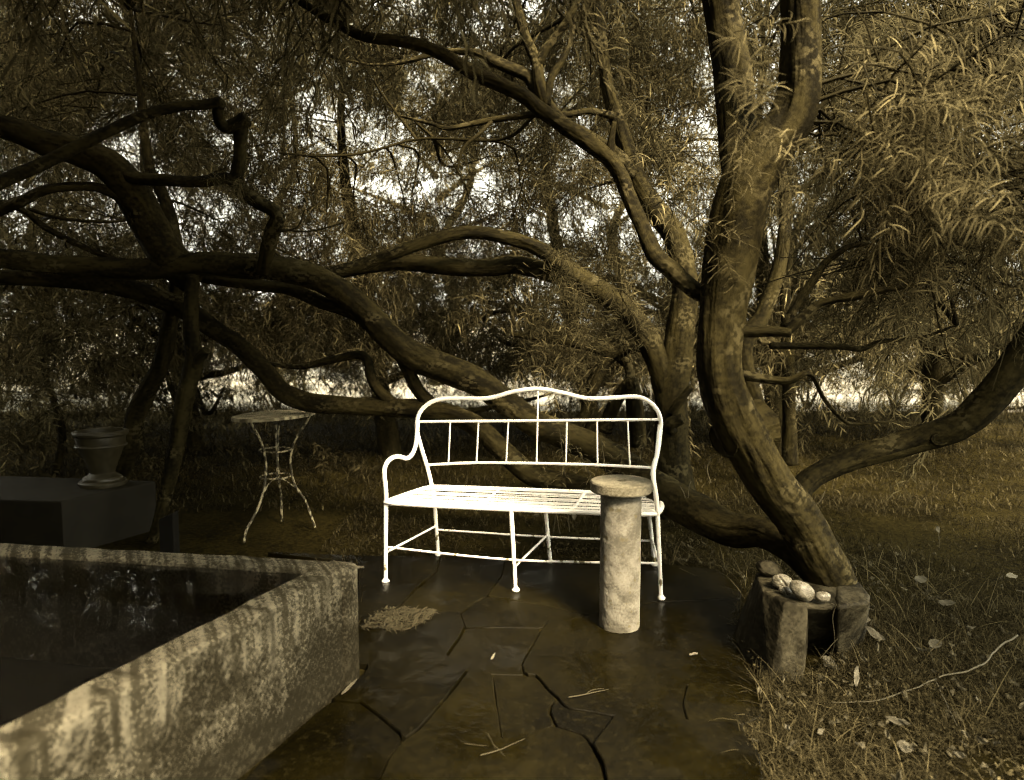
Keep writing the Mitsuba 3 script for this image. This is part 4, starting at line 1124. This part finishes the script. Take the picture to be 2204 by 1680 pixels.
# ------------------------------------------------------------------ lawn
POOLP = Polygon([tuple(C0 + NS * -.01 + NB * -.01), tuple(C0 + DS * 5), tuple(C0 + DS * 5 + DB * 4), tuple(C0 + DB * 4)])
BLOCKP = Polygon([tuple(on(x, y)[:2]) for x, y in bots]).convex_hull
import shapely
NOGRASS = unary_union([PAVED.buffer(-.03), POOLP, BLOCKP.buffer(-.01), pl.buffer(.0)])


def blades(n, region, length, width, lie, tone, seed, patch=None):
    r = np.random.default_rng(seed)
    xy = np.column_stack([r.uniform(region[0], region[1], n), r.uniform(region[2], region[3], n)])
    ok = ~shapely.contains_xy(NOGRASS, xy[:, 0], xy[:, 1]) & (np.abs(xy[:, 0]) < .78 * xy[:, 1] + .5)
    if patch is not None:
        ok &= meshkit.fbm(np.column_stack([xy * patch[0], xy[:, 0] * 0]), 3, seed) + r.normal(0, .06, n) > patch[1]
    xy = xy[ok]
    n = len(xy)
    L = length * r.uniform(.45, 1.25, n) * (.35 + 1.3 * meshkit.noise(np.column_stack([xy * 5.5, xy[:, 0] * 0]), seed + 50))
    yaw = r.uniform(0, 2 * np.pi, n)
    d = np.column_stack([np.cos(yaw), np.sin(yaw), 0 * yaw])
    side = np.column_stack([-np.sin(yaw), np.cos(yaw), 0 * yaw])
    tilt = np.clip(r.normal(lie, .3, n), .05, 1.35)
    bend = r.uniform(.1, .65, n)
    base = np.column_stack([xy, np.full(n, -.015)])
    P, ang = [base], tilt
    for k in range(3):
        P.append(P[-1] + (d * np.sin(ang)[:, None] + np.array([0, 0, 1]) * np.cos(ang)[:, None]) * (L / 3)[:, None])
        ang = np.minimum(ang + bend * .5, 2.1)
    for q in P[1:]:
        q[:, 2] = np.maximum(q[:, 2], .003)
    w = (width * r.uniform(.6, 1.4, n))[:, None] * .5
    V = np.stack([P[0] - side * w, P[0] + side * w, P[1] - side * w * .9, P[1] + side * w * .9, P[2] - side * w * .6, P[2] + side * w * .6, P[3]], 1).reshape(-1, 3)
    f = np.array([[0, 1, 3], [0, 3, 2], [2, 3, 5], [2, 5, 4], [4, 5, 6]])
    F = (f[None] + (np.arange(n) * 7)[:, None, None]).reshape(-1, 3)
    tn = tone * np.exp(r.normal(0, .55, n))
    dry = r.random(n) < .15
    tn = np.where(dry, tone * 3.2, tn)
    col = np.repeat(np.column_stack([tn, tn * .83, tn * .42]), 7, 0)
    return V, F, col


GR = [blades(38000, (.75, 2.5, 1.5, 3.6), .085, .0030, .9, .034, 1, (2.0, .36)), blades(2600, (.7, 2.4, 1.6, 4.4), .17, .0032, 1.0, .055, 2), blades(27000, (-1.2, 4.2, 3.2, 6.0), .055, .0040, .8, .028, 3, (1.4, .38)), blades(17000, (-5, 6, 5.5, 8.6), .07, .007, .7, .028, 4), blades(10000, (-7, 8, 8.0, 11.8), .09, .012, .6, .028, 5), blades(9000, (-8, 9, 10.8, 12.6), .20, .012, .35, .028, 6)]
V, F = join([(v, f) for v, f, c in GR])
scene['grass'] = shape((V, F), 'grass_blade', smooth=False, color=np.vstack([c for v, f, c in GR]))
USED.add('grass')
labels['grass'] = {'label': 'rough uncut grass of the lawn round the paving', 'category': 'grass', 'kind': 'stuff'}


def small_leaves(n, region, size, tone, seed, patch):
    r = np.random.default_rng(seed)
    xy = np.column_stack([r.uniform(region[0], region[1], n), r.uniform(region[2], region[3], n)])
    ok = ~shapely.contains_xy(NOGRASS, xy[:, 0], xy[:, 1]) & (meshkit.fbm(np.column_stack([xy * patch[0], xy[:, 0] * 0]), 3, seed) > patch[1])
    xy = xy[ok]
    n = len(xy)
    c = np.column_stack([xy, r.uniform(.005, .055, n)])
    nr = np.column_stack([r.normal(0, .5, n), r.normal(-.2, .5, n), np.ones(n)])
    nr /= np.linalg.norm(nr, axis=1, keepdims=True)
    a = np.cross(nr, r.normal(0, 1, (n, 3)))
    a /= np.linalg.norm(a, axis=1, keepdims=True)
    b = np.cross(nr, a)
    s = (size * r.uniform(.5, 1.3, n))[:, None]
    V = np.stack([c - a * s, c + b * s * .55 - a * s * .2, c + b * s * .5 + a * s * .4, c + a * s, c - b * s * .5 + a * s * .4, c - b * s * .55 - a * s * .2], 1).reshape(-1, 3)
    f = np.array([[0, 1, 5], [1, 2, 5], [5, 2, 4], [2, 3, 4]])
    F = (f[None] + (np.arange(n) * 6)[:, None, None]).reshape(-1, 3)
    tn = tone * np.exp(r.normal(0, .45, n))
    return V, F, np.repeat(np.column_stack([tn, tn * .83, tn * .42]), 6, 0)


GC = [small_leaves(9000, (.8, 2.5, 1.5, 3.4), .0075, .036, 11, (2.6, .50)), small_leaves(6000, (-1.0, 3.2, 3.6, 5.2), .009, .03, 12, (1.8, .5)), small_leaves(3500, (1.25, 1.9, 1.55, 2.15), .010, .075, 13, (3, .40))]
V, F = join([(v, f) for v, f, c in GC])
scene['ground_cover'] = shape((V, F), 'grass_blade', smooth=False, color=np.vstack([c for v, f, c in GC]))
USED.add('ground_cover')
labels['ground_cover'] = {'label': 'low small-leaved ground cover between the grass', 'category': 'ground cover', 'kind': 'stuff'}


# ------------------------------------------------------------------ small things on the ground
def broad_leaf(L, Wd, curl, seed, fold=.25):
    r = np.random.default_rng(seed)
    n, m = 12, 4
    V, F = [], []
    for i in range(n + 1):
        t = i / n
        w = Wd * .5 * (math.sin(math.pi * min(1, t * .95 + .03)) ** .75) * (1 + .10 * math.sin(i * 2.3 + seed))
        for j in range(-m, m + 1):
            s = j / m
            V.append([t * L, s * w, fold * abs(s) * w + curl * L * (t - .35) ** 2 * 1.2 + r.normal(0, .0006) + .004 * math.sin(7 * t + 3 * s + seed)])
    k = 2 * m + 1
    for i in range(n):
        for j in range(k - 1):
            F.append([i * k + j, i * k + j + 1, (i + 1) * k + j + 1, (i + 1) * k + j])
    return np.array(V), np.array(F)


def put(vf, pos, yaw, pitch=0.0, roll=0.0):
    R = trimesh.transformations.euler_matrix(roll, pitch, yaw, 'sxyz')[:3, :3]
    return vf[0] @ R.T + np.asarray(pos), vf[1]


def leaf_thing(label, px, py, z, L, Wd, yaw, pitch=0.0, roll=0.0, mat='dry_leaf', curl=.3, seed=0, stalk=None, name='fallen_leaf', cat='leaf', group=None, fold=.25):
    t = thing(name, label, cat, group)
    p = on(px, py, z)
    part(t, 'blade', put(broad_leaf(L, Wd, curl, seed, fold), p, yaw, pitch, roll), mat, smooth=True)
    if stalk is not None:
        q = np.asarray(stalk, float)
        part(t, 'stalk', tube(cat_rom([p, (p + q) / 2 + (0, 0, .01), q], .02), .0016, 5)[0], 'straw', smooth=True)
    return t


leaf_thing('crumpled pale leaf hanging in front of the stone block', 1765, 1418, .045, .085, .06, .3, .9, .5, curl=.9, seed=1, fold=.9, stalk=on(1838, 1345, .16))
leaf_thing('upright spoon-shaped leaf right of the crumpled leaf', 1842, 1478, .02, .075, .022, 1.2, -1.1, .4, mat='pale_leaf', curl=.4, seed=2)
leaf_thing('broad leaf against the right edge of the stone block', 1838, 1326, .17, .07, .045, .2, .4, .8, curl=.5, seed=3, stalk=on(1790, 1300, .30))
leaf_thing('long toothed leaf leaning off the right of the block', 1862, 1350, .12, .085, .034, -.6, .55, .6, curl=.3, seed=4)
leaf_thing('pale three-lobed leaf highest in the right grass', 1968, 1248, .05, .07, .05, .2, .1, .5, curl=.3, seed=5, stalk=on(2015, 1300, .03))
leaf_thing('curled pale leaf in the grass right of the block', 2018, 1296, .05, .075, .03, -.1, .1, .9, curl=.5, seed=6)
leaf_thing('round leaf like a small cup in the right grass', 2000, 1392, .06, .055, .052, .2, -.1, .2, curl=.6, seed=7, stalk=on(2010, 1440, .0))
leaf_thing('pale leaf at the right edge of the picture', 2165, 1240, .05, .065, .035, .1, .1, .6, mat='pale_leaf', curl=.2, seed=8)
leaf_thing('folded leaf low in the foreground grass', 1905, 1545, .03, .07, .025, -.4, .2, .6, curl=.5, seed=9)
leaf_thing('heart-shaped leaf in the foreground grass near the slab', 1930, 1600, .03, .05, .04, -.5, .3, .5, curl=.3, seed=10)
leaf_thing('small bright leaf with an upright stalk far right in the lawn', 2020, 1148, .06, .045, .03, 1.5, -1.0, .2, curl=.2, seed=11, stalk=on(2022, 1180, .0))
leaf_thing('slim white willow leaf on the middle flagstones', 1056, 1420, .018, .05, .0085, 1.25, 0, .3, mat='pale_leaf', curl=.25, seed=12)
leaf_thing('short white leaf fragment on the flagstones near the block', 1484, 1409, .018, .035, .012, .1, 0, .2, mat='pale_leaf', curl=.2, seed=13)
leaf_thing('curled dry leaf at the foot of the pool wall', 733, 1497, .02, .08, .012, 1.0, -.3, .8, curl=.7, seed=14)
leaf_thing('narrow dry leaf lying across the pool corner', 745, 1217, .468, .085, .009, -.45, 0, .1, mat='pale_leaf', curl=.1, seed=15)
leaf_thing('dark pointed leaf hanging under the bench seat', 1235, 1120, .04, .10, .035, 1.3, -1.0, .2, curl=.3, seed=16)
leaf_thing('round dry leaf in the grass under the bench', 1150, 1112, .03, .05, .04, .4, -.5, .2, curl=.4, seed=17)
LOOSE = [(1995, 1400, 'beside the round cup-like leaf'), (1960, 1560, 'right of the folded foreground leaf'), (2100, 1500, 'in front of the right part of the forked twig'), (1840, 1600, 'in the foreground between slab corner and heart-shaped leaf'), (1760, 1580, 'in the grass edge closest to the low slab'),
         (2080, 1350, 'behind the right end of the forked twig'), (2140, 1600, 'in the bottom right corner'), (1900, 1460, 'between the upright leaf and the forked twig'), (2050, 1620, 'at the bottom edge left of the corner'), (1690, 1560, 'right beside the corner of the low slab'),
         (1560, 1150, 'under the snaking limb behind the stones'), (1490, 1180, 'in the grass right of the bench feet'), (1600, 1190, 'in front of the low limb near the stones'), (1300, 1170, 'behind the pedestal under the bench'), (1120, 1170, 'in the grass under the middle of the bench')]
for k, (px, py, where) in enumerate(LOOSE):
    leaf_thing('small curled leaf ' + where, px, py, .03, rng.uniform(.025, .045), rng.uniform(.012, .022), rng.uniform(0, 6), rng.uniform(-.4, .4), rng.uniform(-.5, .9), curl=.4, seed=30 + k, group='small leaves lying loose in the grass')


def twig_thing(label, runs, mat, r0):
    t = thing('fallen_twig', label, 'twig')
    for k, run in enumerate(runs):
        c = cat_rom([on(*q) for q in run], .015)
        c = c + (meshkit.noise(np.column_stack([np.arange(len(c)) * .31, np.full(len(c), k), np.full(len(c), r0 * 999)]), 3) - .5)[:, None] * np.array([.012, .02, .006]) * min(1, r0 / .004)
        part(t, 'stem' if k == 0 else 'fork', tube(c, np.linspace(r0, r0 * .45, len(c)) * (1 if k == 0 else .6), 8, .2, k)[0], mat, smooth=True)


twig_thing('pale forked twig lying in the grass at lower right', [[(2190, 1370, .06), (2150, 1392, .05), (2120, 1425, .04), (2085, 1444, .04), (2045, 1450, .04), (2005, 1464, .035), (1960, 1486, .03), (1880, 1510, .02), (1790, 1515, .01)], [(2012, 1462, .035), (2030, 1500, .03), (2060, 1560, .02)]], 'twig_pale', .0042)
twig_thing('thin dead stem bending beside the stone block', [[(1800, 1300, .305), (1792, 1330, .24), (1796, 1380, .14), (1786, 1425, .03)]], 'straw', .002)
twig_thing('short twig on the flagstones left of the pedestal', [[(1225, 1500, .018), (1262, 1494, .018), (1310, 1484, .02)], [(1262, 1494, .018), (1272, 1487, .018), (1300, 1482, .018)]], 'straw', .0022)
twig_thing('loose grass stalks lying on the near flagstones', [[(1035, 1625, .018), (1080, 1612, .02), (1130, 1590, .018)], [(1050, 1580, .018), (1066, 1612, .018)], [(1000, 1600, .018), (1050, 1606, .018)], [(1060, 1600, .018), (1085, 1630, .018)]], 'straw', .0018)

LT = []
r = np.random.default_rng(77)
while len(LT) < 420:
    x, y = r.uniform(.75, 2.6), r.uniform(1.5, 4.6)
    if NOGRASS.contains(Point(x, y)) or r.random() > meshkit.noise(np.array([[x * 2.2, y * 2.2, 5.0]]), 4)[0] * 1.3:
        continue
    LT.append(put(broad_leaf(r.uniform(.018, .045), r.uniform(.008, .022), r.uniform(-.5, .9), int(r.integers(99)), r.uniform(.1, .7)), (x, y, r.uniform(.008, .05)), r.uniform(0, 6.3), r.normal(0, .5), r.normal(0, .8)))
single('leaf_litter', 'curled dry leaves scattered thickly through the near right grass', 'leaf litter', join(LT), 'litter', smooth=True, kind='stuff')

# matted patch of dry grass on the paving
mat_px = [(828, 1316), (935, 1320), (930, 1334), (900, 1352), (868, 1366), (828, 1362), (775, 1360), (790, 1342)]
mp = Polygon([tuple(on(x, y)[:2]) for x, y in mat_px])
ms = []
r = np.random.default_rng(5)
while len(ms) < 1100:
    x, y = r.uniform(mp.bounds[0], mp.bounds[2]), r.uniform(mp.bounds[1], mp.bounds[3])
    if not mp.contains(Point(x, y)):
        continue
    a, l, z0 = r.uniform(0, 6.3), r.uniform(.015, .045), r.uniform(.010, .022)
    d, s = np.array([math.cos(a), math.sin(a), r.normal(0, .2)]) * l, np.array([-math.sin(a), math.cos(a), .4]) * .0015
    p = np.array([x, y, z0])
    ms.append((np.array([p - s, p + s, p + d * .5 + (0, 0, .004) + s, p + d * .5 + (0, 0, .004) - s, p + d]), np.array([[0, 1, 2], [0, 2, 3], [3, 2, 4]])))
single('straw_patch', 'rough matted patch of dry grass on the paving beside the pool corner', 'straw patch', join(ms), 'straw', smooth=False, kind='stuff')

# young shoots behind the bench
SH = [(1190, 1150, 4.4, .58, .10), (1225, 1145, 4.4, .62, -.06), (1205, 1150, 4.45, .45, -.12), (1345, 1075, 4.25, .42, .14), (1310, 1085, 4.3, .40, -.05), (1290, 1085, 4.3, .34, -.14), (1325, 1080, 4.28, .36, .05)]
SLAB = ['tall young shoot behind the bench left of the pedestal', 'tall young shoot just right of the first one', 'shorter shoot leaning left in the left clump', 'lone slanting shoot nearest the right arm of the bench', 'upright shoot left of the slanting one', 'leftmost low shoot of the right clump', 'low shoot between the slanting and upright ones']
for k, ((px, py, d, h, lean), lab) in enumerate(zip(SH, SLAB)):
    t = thing('young_shoot', lab, 'shoot', 'leafy shoots growing behind the bench')
    b = at(px, py, d)
    b[2] = min(b[2], .35)
    pts = cat_rom([b, b + (lean * .4, 0, h * .5), b + (lean, .02, h)], .02)
    part(t, 'stem', tube(pts, np.linspace(.0045, .0018, len(pts)), 6)[0], 'straw', smooth=True)
    lv = []
    nl = 26
    for i in range(nl):
        s = .25 + .75 * i / nl
        p = pts[int(s * (len(pts) - 1))]
        a = i * 2.4
        dl = np.array([math.cos(a), math.sin(a), .45])
        dl /= np.linalg.norm(dl)
        lv.append(leaf_strip(p, dl, np.array([0, 0, 1.0]), .085 * (1.1 - .5 * s) + .02, .0052, 1.4, 5))
    V, F = join(lv)
    col = np.tile(np.array(sep(.22, .85)), (len(V), 1))
    part(t, 'leaves', (V, F), 'leaf', smooth=False, color=col, kind='stuff')
